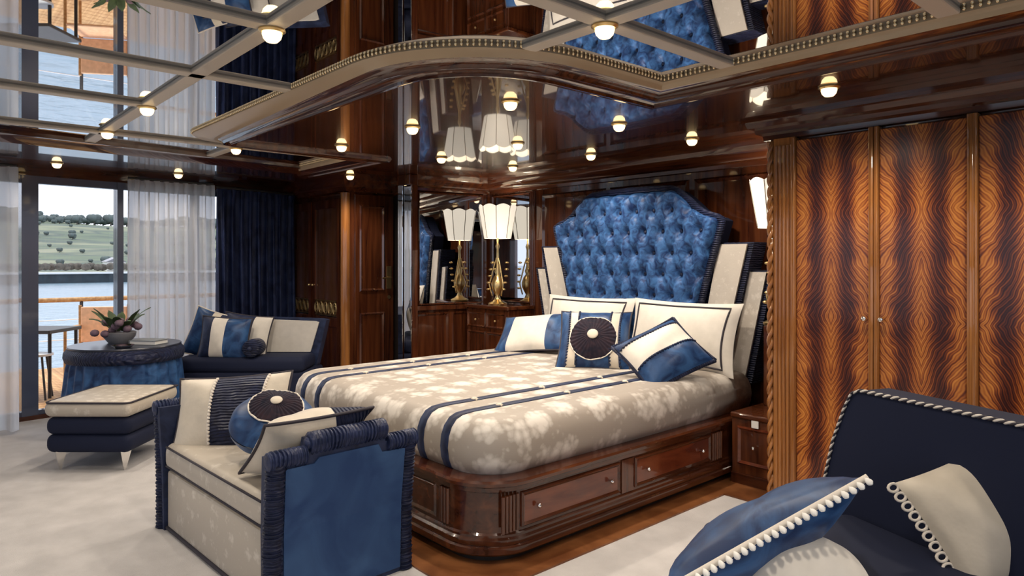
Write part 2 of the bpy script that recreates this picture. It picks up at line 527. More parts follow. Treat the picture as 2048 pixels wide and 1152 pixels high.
# ------------------------------------------------------------------ polished wooden soffit and its cornice
R1 = 0.42
edge = [(2.6, 2.72), (-2.03, 2.72), (-2.03, 1.57 + R1)]
for k in range(1, 13):
    a = k / 12 * PI / 2
    edge.append((-2.03 - R1 + R1 * math.cos(a), 1.57 + R1 - R1 * math.sin(a)))
R2 = 0.04
edge.append((-4.41 + R2, 1.57))
for k in range(1, 6):
    a = k / 5 * PI / 2
    edge.append((-4.41 + R2 - R2 * math.sin(a), 1.57 + R2 - R2 * math.cos(a)))
edge += [(-4.41, 2.72), (-5.68, 2.72)]
wedge = [(-5.68, 2.72), (-5.41, 0.93), (-4.74, -3.5)]
sof_poly = edge + wedge[1:] + [(wpt(-3.5, -0.1).x, -3.5), (wpt(3.3, -0.1).x, 3.3), (-7.2, 4.4), (2.6, 4.4)]
sof = MB().prism(sof_poly, SOF, MIR + 0.1).build('ceiling_soffit', 'soffit')
struct(sof, 'polished mahogany lowered ceiling over the bed and wardrobes', 'ceiling')
# the path runs right-to-left with the mirror field on its left
full = edge
wv = []
for x, y in full:
    if y < 1.62 and x < -3.5: wv.append(1.0)
    elif y < 2.2 and x > -2.5: wv.append(0.28 * max(0.0, min(1.0, (-1.95 - x) / 0.5)))
    else: wv.append(0.0)
B_out = 0.24
def band_o(w): return 0.203 - 0.105 * w
mid = [band_o(w) for w in wv]
cor = MB()
def swp(mb, path, prof):
    rows = [[(q.x, q.y, z) for q in offset_path(path, o)] for o, z in prof]
    n = len(path); vs = [p for row in rows for p in row]; fs = []
    for a in range(len(prof) - 1):
        for i in range(n - 1):
            fs.append((a * n + i, a * n + i + 1, (a + 1) * n + i + 1, (a + 1) * n + i))
    return mb.add(vs, fs)
def lerp(t): return [t * m for m in mid]
swp(cor, full, [(-0.01, SOF + 0.001), (0.0, SOF - 0.020), (lerp(0.16), SOF - 0.028), (lerp(0.22), SOF - 0.028), (lerp(0.24), SOF - 0.018), (lerp(0.36), SOF - 0.010), (lerp(0.50), SOF - 0.012),
                (lerp(0.58), SOF - 0.022), (lerp(0.70), SOF - 0.024), (lerp(0.74), SOF - 0.012), (lerp(0.86), SOF - 0.002), (lerp(0.93), SOF - 0.001), (mid, SOF + 0.004), (mid, SOF + 0.03)])
tr2 = cor.build('trim_2', 'mahogany_h', smooth=True)
struct(tr2, 'dark stepped mahogany cornice edging the mirrored ceiling', 'trim')
bnd = MB()
swp(bnd, full, [([m - 0.002 for m in mid], SOF + 0.004), ([m + 0.006 for m in mid], SOF), ([B_out * 0.5 + m * 0.5 for m in mid], SOF + 0.012),
                (B_out - 0.012, SOF + 0.018), (B_out, SOF + 0.024), (B_out, MIR + 0.002)])
bnd.build('champagne_band', 'cream_paint', tr2, smooth=True)
beads = MB()
bp = offset_path(full, B_out + 0.006)
acc = 0.0; step = 0.022
for i in range(len(bp) - 1):
    a, b = Vector(bp[i]), Vector(bp[i + 1]); L = (b - a).length
    t = (step - acc) if acc else 0.0
    while t < L:
        p = a + (b - a) * (t / L)
        if p.x < 0.6:
            beads.ball((p.x, p.y, MIR - 0.006), 0.0065, 6, 4)
        t += step
    acc = (L - (t - step)) % step
bo = beads.build('bead_row', 'gold_beads', tr2, smooth='all'); bo['kind'] = 'stuff'
# cornice on the window side
c3 = MB()
swp(c3, wedge, [(-0.02, SOF + 0.001), (0.0, SOF - 0.010), (0.05, SOF - 0.016), (0.07, SOF - 0.004), (0.13, SOF - 0.002), (0.15, SOF + 0.012), (0.21, SOF + 0.016), (0.22, MIR + 0.002)])
struct(c3.build('trim_3', 'mahogany_bed', smooth=True), 'dark maroon cornice between the mirrored ceiling and the window', 'trim')

# ------------------------------------------------------------------ walls
# behind the bed
wh = MB().box(-5.3, 2.6, YW, YW + 0.12, 0, SOF + 0.05).build('wall_back', 'mahogany')
struct(wh, 'glossy mahogany panelled wall behind the headboard', 'wall')
fr = MB()
O = (0, YW, 0); U = (1, 0, 0); V = (0, 0, 1); N = (0, -1, 0)
for x0, x1 in ((-4.36, -3.62), (-3.58, -2.84), (-2.80, -2.12)):
    frame_on(fr, O, U, V, N, x0, x1, 0.1, 1.88, 0.035, 0.014)
fr.build('panel_moulding', 'mahogany', wh)
for x0, x1 in ((-4.50, -4.44), (-2.10, -2.05)):
    for k in range(3):
        MB().rbox(x0 + k * 0.02, x0 + k * 0.02 + 0.016, YW - 0.016, YW + 0.01, 0.05, 1.92, 0.006).build('fluting', 'mahogany', wh)
cr = MB()
swp(cr, [(-1.83, YW), (-5.08, YW), (-5.21, 3.38)], [(0.0, 1.925), (0.02, 1.93), (0.025, 1.955), (0.05, 1.965), (0.06, 1.985), (0.085, 2.0), (0.10, 2.03), (0.11, SOF + 0.002)])
struct(cr.build('trim_4', 'mahogany_h', smooth=True), 'dark crown moulding along the top of the wall behind the bed', 'trim')
# side wall left of the bed
TW = math.radians(8.5)
LU = Vector((math.sin(TW), math.cos(TW), 0)); LN = Vector((math.cos(TW), -math.sin(TW), 0)); LO = Vector((XL, YW, 0)) - LU * YW
def lpt(u, n=0.0): q = LO + LU * u + LN * n; return (q.x, q.y)
wl = MB().prism([lpt(3.40), lpt(YW), (XL - 0.02, YW + 0.1), lpt(3.40, -0.10)][::-1], 0, SOF + 0.05).build('wall_left', 'mahogany')
struct(wl, 'short mahogany side wall with a mirror, left of the bed', 'wall')
fr = MB()
O = LO; U = LU; N = LN
frame_on(fr, O, U, V, N, 3.46, 3.80, 0.08, 0.82, 0.030, 0.014)
frame_on(fr, O, U, V, N, 3.83, 4.18, 0.08, 0.82, 0.030, 0.014)
quad_on(fr, O, U, V, N, 3.42, 4.22, 0.845, 0.885, 0, 0.03)
fr.build('panel_moulding', 'mahogany', wl)
def wall_mirror(name, label, parent_o, u0, u1, v0, v1, Oo, Uu, Nn):
    t = thing(name, label, 'mirror', group='wall mirrors in the corner')
    quad_on(MB(), Oo, Uu, V, Nn, u0, u1, v0, v1, 0.002, 0.008).build('mirror_glass', 'mirror', t)
    f = MB(); frame_on(f, Oo, Uu, V, Nn, u0 - 0.02, u1 + 0.02, v0 - 0.02, v1 + 0.02, 0.022, 0.016, 0.002)
    f.build('frame', 'mahogany', t)
wall_mirror('wall_mirror', 'tall mirror on the side wall reflecting the headboard wings and lamp', None, 3.50, 4.15, 0.905, 1.905, LO, LU, LN)
wall_mirror('wall_mirror', 'narrow mirror directly behind the left bedside lamp', None, -5.02, -4.52, 0.925, 1.895, (0, YW, 0), (1, 0, 0), (0, -1, 0))
wall_mirror('wall_mirror', 'mirror strip behind the right bedside lamp next to the wardrobe', None, -2.03, -1.86, 0.925, 1.895, (0, YW, 0), (1, 0, 0), (0, -1, 0))
# rounded pilaster pair at the end of the side wall
pil = thing('pilaster', 'mahogany pilaster faced with two mirror-polished strips at the wall end', 'pilaster')
MB().rbox(-5.235, -5.04, 3.30, 3.395, 0, 0.10, 0.008).build('base', 'mahogany', pil)
MB().rbox(-5.235, -5.04, 3.30, 3.395, 1.96, SOF, 0.008).build('capital', 'mahogany', pil)
MB().box(-5.225, -5.05, 3.34, 3.395, 0.1, 1.96).build('core', 'mahogany', pil)
PT = math.radians(7.5)
for x0, x1 in ((-0.095, -0.030), (-0.012, 0.085)):
    MB().rbox(x0, x1, -0.014, 0.010, 0.10, 1.96, 0.003).xf(Matrix.Translation((-5.135, 3.330, 0)) @ Matrix.Rotation(PT, 4, 'Z')).build('polished_strip', 'mirror', pil)
# recess with door left of the pilaster
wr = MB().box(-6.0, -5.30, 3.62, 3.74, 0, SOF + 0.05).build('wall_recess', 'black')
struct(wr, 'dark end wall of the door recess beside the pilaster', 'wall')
wb = MB().box(-7.4, -5.80, 3.12, 3.24, 0, SOF + 0.05).box(-5.92, -5.80, 3.24, 3.74, 0, SOF + 0.05).build('wall_cabinet', 'mahogany')
struct(wb, 'mahogany wall with glazed cabinet doors beside the navy drape', 'wall')
c5 = MB()
swp(c5, [(-5.26, 3.62), (-5.80, 3.62), (-5.80, 3.12), (-7.3, 3.12)], [(0.0, 1.93), (0.03, 1.945), (0.04, 1.98), (0.07, 2.0), (0.08, 2.03), (0.10, SOF + 0.002)])
struct(c5.build('trim_5', 'mahogany_h', smooth=True), 'dark crown moulding above the door recess and glazed cabinet', 'trim')
for x in (-5.85,):
    p2 = thing('corner_post', 'slender half-round mahogany post at the cabinet corner', 'pilaster')
    MB().lathe([(0.045, 0), (0.045, 1.93)], 24, (-5.83, 3.11, 0)).build('shaft', 'goldwood', p2, smooth='all')
    MB().rbox(-5.89, -5.78, 3.06, 3.16, 0, 0.09, 0.01).build('base', 'mahogany', p2)
# door in the recess
dr = MB().rbox(-5.80, -5.775, 3.18, 3.60, 0.01, 1.92, 0.004).build('door_1', 'mahogany')
struct(dr, 'mahogany door with brass lever plate in the recess', 'door')
f = MB(); frame_on(f, (-5.775, 0, 0), (0, 1, 0), V, (1, 0, 0), 3.23, 3.50, 1.0, 1.82, 0.03, 0.012); frame_on(f, (-5.775, 0, 0), (0, 1, 0), V, (1, 0, 0), 3.23, 3.50, 0.12, 0.80, 0.03, 0.012)
f.build('panel_moulding', 'mahogany', dr)
hp = MB().rbox(-5.775, -5.768, 3.52, 3.575, 1.02, 1.24, 0.003).build('handle_plate', 'brass', dr)
MB().tube([(-5.768, 3.548, 1.13), (-5.735, 3.548, 1.13), (-5.725, 3.53, 1.13), (-5.725, 3.45, 1.125)], 0.008).build('handle', 'brass', hp, smooth=True)
MB().lathe([(0.001, 0), (0.018, 0), (0.018, 0.006), (0.001, 0.006)], 16).xf(Matrix.Translation((-5.775, 3.548, 0.94)) @ Matrix.Rotation(PI / 2, 4, 'Y')).build('keyhole_plate', 'brass', dr)
# glazed cabinet doors
cab = thing('display_cabinet', 'built-in mahogany display cabinet with two glazed doors and brass fretwork', 'cabinet', (-6.45, 3.119, 0))
MB().box(-0.60, 0.58, -0.012, 0.0, 0.02, 1.90).build('carcass', 'mahogany', cab)
for sx, wd in ((-0.60, 0.56), (-0.02, 0.58)):
    d = MB().box(sx, sx + 0.06, -0.035, -0.012, 0.06, 1.88).box(sx + wd - 0.06, sx + wd, -0.035, -0.012, 0.06, 1.88).box(sx + 0.06, sx + wd - 0.06, -0.035, -0.012, 1.80, 1.88).box(sx + 0.06, sx + wd - 0.06, -0.035, -0.012, 0.66, 0.74).box(sx + 0.06, sx + wd - 0.06, -0.035, -0.012, 0.06, 0.14).build('door', 'mahogany', cab)
    MB().box(sx + 0.06, sx + wd - 0.06, -0.022, -0.014, 0.74, 1.80).build('pane', 'cab_glass', d)
    MB().box(sx + 0.06, sx + wd - 0.06, -0.026, -0.014, 0.14, 0.66).build('lower_panel', 'mahogany', d)
    fw = MB()
    fw.tube([(sx + 0.07, -0.032, 0.905), (sx + wd - 0.07, -0.032, 0.905)], 0.005, 6)
    fw.tube([(sx + 0.07, -0.032, 0.765), (sx + wd - 0.07, -0.032, 0.765)], 0.005, 6)
    for k in range(5):
        cx = sx + 0.10 + k * (wd - 0.2) / 4
        fw.tube([(cx + 0.036 * math.cos(a), -0.032, 0.835 + 0.055 * math.sin(a)) for a in [2 * PI * q / 16 for q in range(16)]], 0.009, 6, closed=True)
        fw.tube([(cx + 0.018 * math.cos(a), -0.032, 0.835 + 0.03 * math.sin(a)) for a in [2 * PI * q / 12 for q in range(12)]], 0.004, 6, closed=True)
    fw.build('fretwork', 'brass', d, smooth=True)
    MB().ball((sx + (wd - 0.03 if sx < -0.3 else 0.03), -0.045, 1.05), 0.012).build('knob', 'brass', d, smooth='all')

# unseen walls behind the camera and to the right, openings added for fill daylight
wn_ = MB()
for x0, x1 in ((wpt(-3.5).x, -4.9), (-3.1, -2.5), (-0.7, -0.1), (1.7, 2.6)):
    wn_.box(x0, x1, -3.62, -3.5, 0, SOF + 0.1)
wn_.box(wpt(-3.5).x, 2.6, -3.62, -3.5, 0, 0.45).box(wpt(-3.5).x, 2.6, -3.62, -3.5, 1.92, SOF + 0.1)
struct(wn_.build('wall_near', 'mahogany'), 'unseen mahogany wall behind the viewpoint with openings added for fill daylight', 'wall')
wr_ = MB().box(2.6, 2.72, -3.5, -2.9, 0, 2.2).box(2.6, 2.72, -1.3, -0.7, 0, 2.2).box(2.6, 2.72, 1.1, 1.7, 0, 2.2).box(2.6, 2.72, 3.3, 4.4, 0, 2.2).box(2.6, 2.72, -3.5, 4.4, 0, 0.4).box(2.6, 2.72, -3.5, 4.4, 1.92, 2.2)
struct(wr_.build('wall_right', 'mahogany'), 'unseen mahogany wall on the starboard side with large openings added for fill daylight', 'wall')

# ------------------------------------------------------------------ window wall
def wbox(mb, ya, yb, i0, i1, z0, z1):
    a, b = wpt(ya), wpt(yb)
    vs = []
    for z in (z0, z1):
        for p, i in ((a, i0), (b, i0), (b, i1), (a, i1)):
            q = p + WN * i
            vs.append((q.x, q.y, z))
    return mb.add(vs, [(0, 3, 2, 1), (4, 5, 6, 7), (0, 1, 5, 4), (1, 2, 6, 5), (2, 3, 7, 6), (3, 0, 4, 7)])
ww = MB()
wbox(ww, -3.5, 3.2, -0.10, 0.06, 1.985, SOF + 0.05)
wbox(ww, 2.55, 3.2, -0.10, 0.04, 0, 1.985)
struct(ww.build('wall_window', 'mahogany_bed'), 'dark wooden header above the sliding windows', 'wall')
sl = MB(); wbox(sl, -3.5, 3.2, -0.06, 0.05, 0.0, 0.035)
struct(sl.build('trim_6', 'mahogany_bed'), 'dark wooden threshold under the sliding windows', 'trim')
posts = [-3.45, -2.5, -1.5, -0.45, 0.78, 1.45, 2.12, 2.6]
wid = [0.05, 0.05, 0.05, 0.05, 0.115, 0.05, 0.05, 0.05]
for k in range(len(posts) - 1):
    y0, y1 = posts[k], posts[k + 1]
    m = MB()
    wbox(m, y1 - wid[k + 1] / 2, y1 + wid[k + 1] / 2, -0.05, 0.045, 0.03, 1.985)
    wbox(m, y0 + wid[k] / 2, y1 - wid[k + 1] / 2, -0.03, 0.03, 1.925, 1.985)
    wbox(m, y0 + wid[k] / 2, y1 - wid[k + 1] / 2, -0.03, 0.03, 0.03, 0.07)
    w = m.build('window_%d' % (k + 1), 'post')
    struct(w, ['off-frame sliding window furthest aft', 'off-frame sliding window behind the viewpoint', 'sliding window beside the viewpoint', 'sliding window behind the left sheer curtain',
               'open-view sliding window between the broad post and the sheer', 'sliding window behind the wide sheer curtain', 'narrow window light next to the navy drape'][k], 'window')
    g = MB(); wbox(g, y0 + wid[k] / 2, y1 - wid[k + 1] / 2, -0.004, 0.004, 0.07, 1.925)
    g.build('pane', 'glass', w)

# ------------------------------------------------------------------ curtains
def curtain(name, label, pts, z0, z1, folds, amp, mat, group=None, cat='curtain', n=None):
    """pleated cloth hung along a 2-D polyline, gathered at its head"""
    P = [Vector(p) for p in pts]
    L = [0.0]
    for i in range(1, len(P)): L.append(L[-1] + (P[i] - P[i - 1]).length)
    n = n or folds * 10
    ph = [random.uniform(-0.5, 0.5) for _ in range(folds + 2)]
    def fn(u, v):
        d = u * L[-1]
        k = 0
        while k < len(P) - 2 and L[k + 1] < d: k += 1
        t = (d - L[k]) / (L[k + 1] - L[k])
        p = P[k].lerp(P[k + 1], t)
        dr_ = (P[k + 1] - P[k]).normalized(); nn = Vector((-dr_.y, dr_.x))
        a = u * folds * 2 * PI
        q = ph[int(u * folds)] * (1 - (u * folds) % 1) + ph[int(u * folds) + 1] * ((u * folds) % 1)
        top = 1 - v
        s = amp * (0.45 + 0.75 * top) * math.sin(a + q * 2.2 * top) + amp * 0.35 * math.sin(2.3 * a + q * 5) * top
        s2 = 0.25 * amp * math.cos(a * 2 + q)
        if v > 0.965: s += amp * 0.5 * math.sin(a * 3)
        p = p + nn * s + dr_ * s2
        return (p.x, p.y, z0 + (z1 - z0) * v)
    t = thing(name, label, cat, group=group)
    MB().grid(fn, n, 26).build('cloth', mat, t, smooth='all')
    hd = [Vector((p.x, p.y)) for p in P]
    MB().tube([(p.x, p.y, z1 + 0.012) for p in P], 0.010, 8).build('rail', 'iron', t)
    return t
def w2(y, i): q = wpt(y, i); return (q.x, q.y)
curtain('sheer_curtain', 'sheer grey-white voile curtain hanging at the far left', [w2(-1.6, 0.42), w2(0.60, 0.42)], 0.02, 2.0, 15, 0.05, 'sheer', 'sheer curtains')
curtain('sheer_curtain', 'wide sheer voile curtain between the window post and navy drape', [w2(1.44, 0.24), w2(2.16, 0.30)], 0.02, 2.0, 9, 0.05, 'sheer', 'sheer curtains')
curtain('navy_drape', 'navy blue pleated drape beside the sheer curtain', [w2(2.16, 0.36), w2(2.62, 0.33), w2(3.04, 0.22)], 0.02, 1.97, 10, 0.045, 'drape')

# ------------------------------------------------------------------ downlights
_dl = {}
def downlight(x, y, zb, label, power=1.0, group='domed downlights of the ceiling'):
    t = thing('downlight', label, 'downlight', (x, y, zb), group=group)
    if not _dl:
        _dl['ring'] = MB().lathe([(0.028, 0.0), (0.044, 0.0), (0.045, -0.005), (0.036, -0.011), (0.030, -0.008)], 24).build('ring', 'brass', t, smooth=True)
        _dl['dome'] = MB().lathe([(0.031, -0.006), (0.033, -0.016), (0.029, -0.030), (0.019, -0.041), (0.0005, -0.045)], 20).build('glass_dome', 'bulb', t, smooth='all')
    else:
        dup(_dl['ring'], t); dup(_dl['dome'], t)
    ld = bpy.data.lights.new('downlight_lamp', 'SPOT')
    ld.energy = LAMP_W * power
    ld.color = WARM
    ld.spot_size = math.radians(155)
    ld.spot_blend = 0.9
    ld.shadow_soft_size = 0.035
    lo = bpy.data.objects.new('downlight_lamp', ld)
    COL.objects.link(lo); lo.parent = t; lo.location = (0, 0, -0.085)
    return t
rows = {-2.42: 'right-hand', -3.25: 'middle', -4.08: 'left-hand'}
cols = {2.15: 'over the foot of the bed', 2.95: 'over the middle of the bed', 3.65: 'nearest the headboard'}
for x, rl in rows.items():
    for y, cl in cols.items():
        downlight(x, y, SOF, 'domed downlight in the %s row of the wooden soffit %s' % (rl, cl))
downlight(-1.30, 3.0, SOF, 'domed downlight just in front of the wardrobe doors')
downlight(-0.40, 3.0, SOF, 'domed downlight over the right end of the wardrobe')
downlight(0.5, 3.0, SOF, 'domed downlight over the off-frame wardrobe end')
downlight(-5.46, 2.96, SOF, 'domed downlight in front of the glazed cabinet')
downlight(-6.27, 0.90, SOF, 'domed downlight above the open-view window', 0.5)
downlight(-6.36, 1.80, SOF, 'domed downlight above the wide sheer curtain', 0.5)
ZB = MIR - 0.018
for x, y, lb in ((-1.48, 1.73, 'at the batten crossing reflected with the headboard'), (-2.25, 0.93, 'at the batten crossing nearest the top edge'),
                 (-3.81, 0.93, 'on the long batten before the sheer reflection'), (-4.70, 0.93, 'on the long batten near the window cornice'),
                 (-4.80, 1.73, 'at the batten crossing near the soffit tip'), (-0.70, 0.93, 'added as fill on the batten above the viewpoint'),
                 (0.90, 0.93, 'added as fill on the batten right of the viewpoint'), (0.90, -0.67, 'added as fill on the batten behind the viewpoint'), (-2.25, -0.67, 'added as fill on the batten left of the viewpoint'),
                 (-0.70, -0.67, 'added as fill on the batten just behind the viewpoint'), (-3.81, -0.67, 'added as fill on the batten over the open carpet'), (0.90, 1.73, 'added as fill on the batten right of the armchair')):  # viewpoint, open-carpet and armchair downlights are unseen, added as fill light
    downlight(x, y, ZB, 'domed downlight ' + lb)

# ------------------------------------------------------------------ wardrobe
YF = 3.47
wd = thing('wardrobe', 'built-in wardrobe with flame mahogany veneered doors and fluted honey pilaster', 'wardrobe', (-1.83, YF, 0))
X = lambda x: x + 1.83
MB().box(X(-1.83), X(2.55), 0.03, YW - YF - 0.002, 0, 1.995).build('carcass', 'mahogany', wd)
MB().box(X(-1.795), X(2.55), -0.01, 0.03, 0, 0.09).build('plinth', 'mahogany_h', wd)
cr = MB()
swp(cr, [(X(2.55), 0.02), (X(-1.84), 0.02), (X(-1.84), 0.775)][::1], [(-0.02, 1.935), (0.0, 1.935), (0.015, 1.94), (0.02, 1.965), (0.045, 1.975), (0.05, 1.995), (0.075, 2.005), (0.085, 2.03), (0.10, 2.035), (0.10, SOF)])
cr.build('cornice', 'mahogany_h', wd, smooth=True)
# fluted pilaster with a rope moulding
pl = MB().box(X(-1.79), X(-1.675), -0.012, 0.03, 0, 1.94)
for k in range(5):
    pl.lathe([(0.008, 0.06), (0.008, 1.90)], 10, (X(-1.775) + k * 0.021, -0.012, 0))
pl.build('pilaster', 'goldwood', wd, smooth=True)
rp = MB()
for s in range(2):
    rp.tube([(X(-1.812) + 0.009 * math.cos(k * 0.5 + s * PI), -0.002 + 0.009 * math.sin(k * 0.5 + s * PI), 0.0 + k * 0.0105) for k in range(185)], 0.011, 6)
rp.build('rope_moulding', 'goldwood', wd, smooth='all')
dxs = [(-1.668, -1.312), (-1.262, -0.908), (-0.862, -0.508), (-0.458, -0.104), (-0.058, 0.296), (0.342, 0.70)]
dmesh = None
for k, (x0, x1) in enumerate(dxs):
    c = (x0 + x1) / 2
    dloc = (X(c), 0, 1.02)
    if dmesh is None:
        hw = 0.178
        d = MB().rbox(-hw, hw, -0.010, 0.028, -0.92, 0.90, 0.004).build('door', 'flame', wd, loc=dloc); dmesh = d
    else:
        d = dup(dmesh, wd, dloc)
    # half stiles either side of the veneer
    for sx in (-1, 1):
        m = MB().rbox(-0.0115, 0.0115, -0.020, 0.026, -0.935, 0.915, 0.004)
        m.lathe([(0.0045, -0.93), (0.0045, 0.91)], 8, (0.005 * -sx, -0.021, 0))
        m.build('stile', 'goldwood', d, smooth=True, loc=(sx * 0.190, 0, 0))
    sx = 1 if k % 2 == 0 else -1
    kn = MB().lathe([(0.004, 0), (0.005, 0.014), (0.012, 0.020), (0.013, 0.027), (0.008, 0.034), (0.0005, 0.036)], 16)
    kn.xf(Matrix.Rotation(PI / 2, 4, 'X')).build('knob', 'chrome', d, smooth='all', loc=(sx * 0.165, -0.012, 0.0))
MB().box(X(0.72), X(2.55), -0.012, 0.03, 0.09, 1.94).build('end_panel', 'mahogany', wd)

# ------------------------------------------------------------------ bed
BX0, BX1, BY0, BY1 = -4.30, -2.16, 1.77, 4.20
bed = thing('bed', 'large bed with floral damask spread, navy stripes and mahogany drawer base', 'bed', (0, 0, 0))
def rrect(x0, x1, y0, y1, r, n=10):
    """outline, counter-clockwise, rounded at the two foot corners (y0 side)"""
    pts = []
    for k in range(n + 1):
        a = PI + k / n * PI / 2
        pts.append((x0 + r + r * math.cos(a), y0 + r + r * math.sin(a)))
    for k in range(n + 1):
        a = 1.5 * PI + k / n * PI / 2
        pts.append((x1 - r + r * math.cos(a), y0 + r + r * math.sin(a)))
    pts += [(x1, y1), (x0, y1)]
    return pts
def loft(mb, rings, cap=True):
    n = len(rings[0][0])
    vs = []; fs = []
    for pts, z in rings: vs += [(x, y, z) for x, y in pts]
    for a in range(len(rings) - 1):
        for i in range(n):
            j = (i + 1) % n
            fs.append((a * n + i, a * n + j, (a + 1) * n + j, (a + 1) * n + i))
    if cap: fs.append(tuple(range((len(rings) - 1) * n, len(rings) * n)))
    return mb.add(vs, fs)
def off(d, r=0.26): return rrect(BX0 + d, BX1 - d, BY0 + d, BY1, max(0.02, r - d))
loft(MB(), [(off(0.05), 0.0), (off(0.05), 0.045)]).build('plinth', 'black', bed, smooth=True)
loft(MB(), [(off(0.012), 0.04), (off(0.0), 0.05), (off(0.0), 0.075), (off(0.010), 0.082), (off(0.006), 0.09), (off(0.006), 0.108), (off(0.016), 0.116), (off(0.016), 0.126),
            (off(0.024), 0.134), (off(0.024), 0.305), (off(0.012), 0.312), (off(0.010), 0.330), (off(-0.004), 0.338), (off(-0.006), 0.352), (off(0.002), 0.362), (off(0.06), 0.362)]).build('base', 'mahogany_bed', bed, smooth=True)
XS_ = BX1 - 0.024
def drawer(y0, y1, k0, k1):
    m = MB(); quad_on(m, (XS_, 0, 0), (0, 1, 0), V, (1, 0, 0), y0, y1, 0.148, 0.298, -0.01, 0.006)
    d = m.build('drawer', 'drawer_wood', bed)
    f = MB(); frame_on(f, (XS_ + 0.006, 0, 0), (0, 1, 0), V, (1, 0, 0), y0, y1, 0.148, 0.298, 0.018, 0.008)
    f.build('drawer_moulding', 'mahogany_bed', d)
    for ky in (k0, k1):
        kn = MB().lathe([(0.004, 0), (0.005, 0.010), (0.011, 0.015), (0.012, 0.021), (0.007, 0.027), (0.0005, 0.029)], 14)
        kn.xf(Matrix.Translation((XS_ + 0.006, ky, 0.225)) @ Matrix.Rotation(PI / 2, 4, 'Y')).build('knob', 'chrome', d, smooth='all')
drawer(2.00, 2.66, 2.09, 2.58)
drawer(2.78, 3.47, 2.87, 3.37)
for y0, y1 in ((2.675, 2.765), (3.485, 3.60)):
    m = MB(); quad_on(m, (XS_, 0, 0), (0, 1, 0), V, (1, 0, 0), y0, y1, 0.138, 0.303, -0.01, 0.007); m.build('stile', 'mahogany', bed)
for y0, y1 in ((1.885, 1.985), (3.49, 3.595)):
    m = MB()
    for k in range(5):
        w_ = (y1 - y0) / 5
        m.lathe([(w_ * 0.42, 0.145), (w_ * 0.42, 0.30)], 10, (XS_ + 0.004, y0 + (k + 0.5) * w_, 0))
    m.build('fluting', 'mahogany', bed, smooth=True)
YS_ = BY0 + 0.024
for x0, x1 in ((-3.98, -3.30), (-3.20, -2.52)):
    f = MB(); frame_on(f, (0, YS_, 0), (1, 0, 0), V, (0, -1, 0), x0, x1, 0.148, 0.298, 0.018, 0.008); f.build('foot_panel', 'mahogany_bed', bed)
m = MB()
for k in range(3):
    m.lathe([(0.009, 0.145), (0.009, 0.30)], 10, (-2.475 + k * 0.022, YS_ - 0.002, 0))
m.build('fluting', 'mahogany', bed, smooth=True)
# mattress and spread
SX0, SX1, SY0, SY1 = -4.235, -2.225, 1.835, 4.0
ZT = 0.60
sp = [(0.035, 0.35), (0.012, 0.37), (-0.004, 0.41), (-0.010, 0.46), (-0.004, 0.51), (0.012, 0.55), (0.038, 0.58), (0.075, 0.595), (0.14, ZT)]
def sring(d, r=0.22): return rrect(SX0 + d, SX1 - d, SY0 + d, SY1 - 0.5 * max(0, d), max(0.03, r - d), 12)
spread = loft(MB(), [(sring(d), z) for d, z in sp]).build('bedspread', 'spread', bed, smooth='all')
def spread_strip(x0, x1, h=0.003):
    path = [(SY1 - 0.1, ZT + h)]
    for k in range(1, 18): path.append((SY1 - 0.1 - k / 18 * (SY1 - SY0 - 0.24 + 0.0), ZT + h))
    for d, z in sp[::-1]:
        path.append((SY0 + d - (h if z < ZT - 0.03 else 0), z + (h if z > 0.56 else 0)))
    m = MB()
    vs = []; fs = []
    for y, z in path:
        vs += [(x0, y, z), (x1, y, z)]
    for i in range(len(path) - 1): fs.append((2 * i, 2 * i + 1, 2 * i + 3, 2 * i + 2))
    m.add(vs, fs)
    o = m.build('navy_stripe', 'navy', spread, smooth='all')
    so = o.modifiers.new('thickness', 'SOLIDIFY'); so.thickness = 0.003; so.offset = 1
for x0, x1 in ((-2.53, -2.475), (-2.72, -2.665), (-3.985, -3.93), (-3.795, -3.74)):
    spread_strip(x0, x1)
kn0 = None
for x in (-2.50, -2.69, -3.77, -3.96):
    for y in (2.15, 2.62, 3.10):
        p = (x, y, ZT + 0.004)
        if kn0 is None:
            kn0 = MB().ball((0, 0, 0), 0.016, 8, 5, (1.2, 1.2, 0.5)).tube([(-0.03, 0.012, 0), (0, 0, 0.006), (0.03, -0.012, 0)], 0.004, 6).build('tuft_knot', 'cream', spread, smooth='all', loc=p)
        else: dup(kn0, spread, p)
# headboard
hb = MB()
HC = -3.20; HY = 4.06
def half_at(z):
    tab = [(0.50, 0.505), (0.80, 0.545), (1.20, 0.655), (1.56, 0.765), (1.575, 0.76), (1.60, 0.655), (1.64, 0.585), (1.70, 0.52), (1.755, 0.45), (1.79, 0.40), (1.80, 0.36)]
    for (z0, h0), (z1, h1) in zip(tab, tab[1:]):
        if z <= z1: return h0 + (h1 - h0) * (z - z0) / (z1 - z0)
    return tab[-1][1]
TDX, TDZ = 0.0765, 0.15
def tuft(x, z):
    # distance to the staggered buttons and to the diamond folds
    zi = (z - 0.60) / TDZ
    xi = (x) / TDX
    a = abs(math.sin(PI * (xi + zi) / 2)) ; b = abs(math.sin(PI * (xi - zi) / 2))
    puff = (a * b) ** 0.42
    j = round(zi); sh = 0.0 if j % 2 == 0 else 0.5
    d2 = 9.0
    for jj in (math.floor(zi), math.floor(zi) + 1):
        base = jj % 2
        ii = round((xi - base) / 2) * 2 + base
        d2 = min(d2, ((xi - ii) * TDX) ** 2 + ((zi - jj) * TDZ) ** 2)
    return 0.62 * (1 - math.exp(-d2 / (0.036 ** 2))) + 0.38 * puff
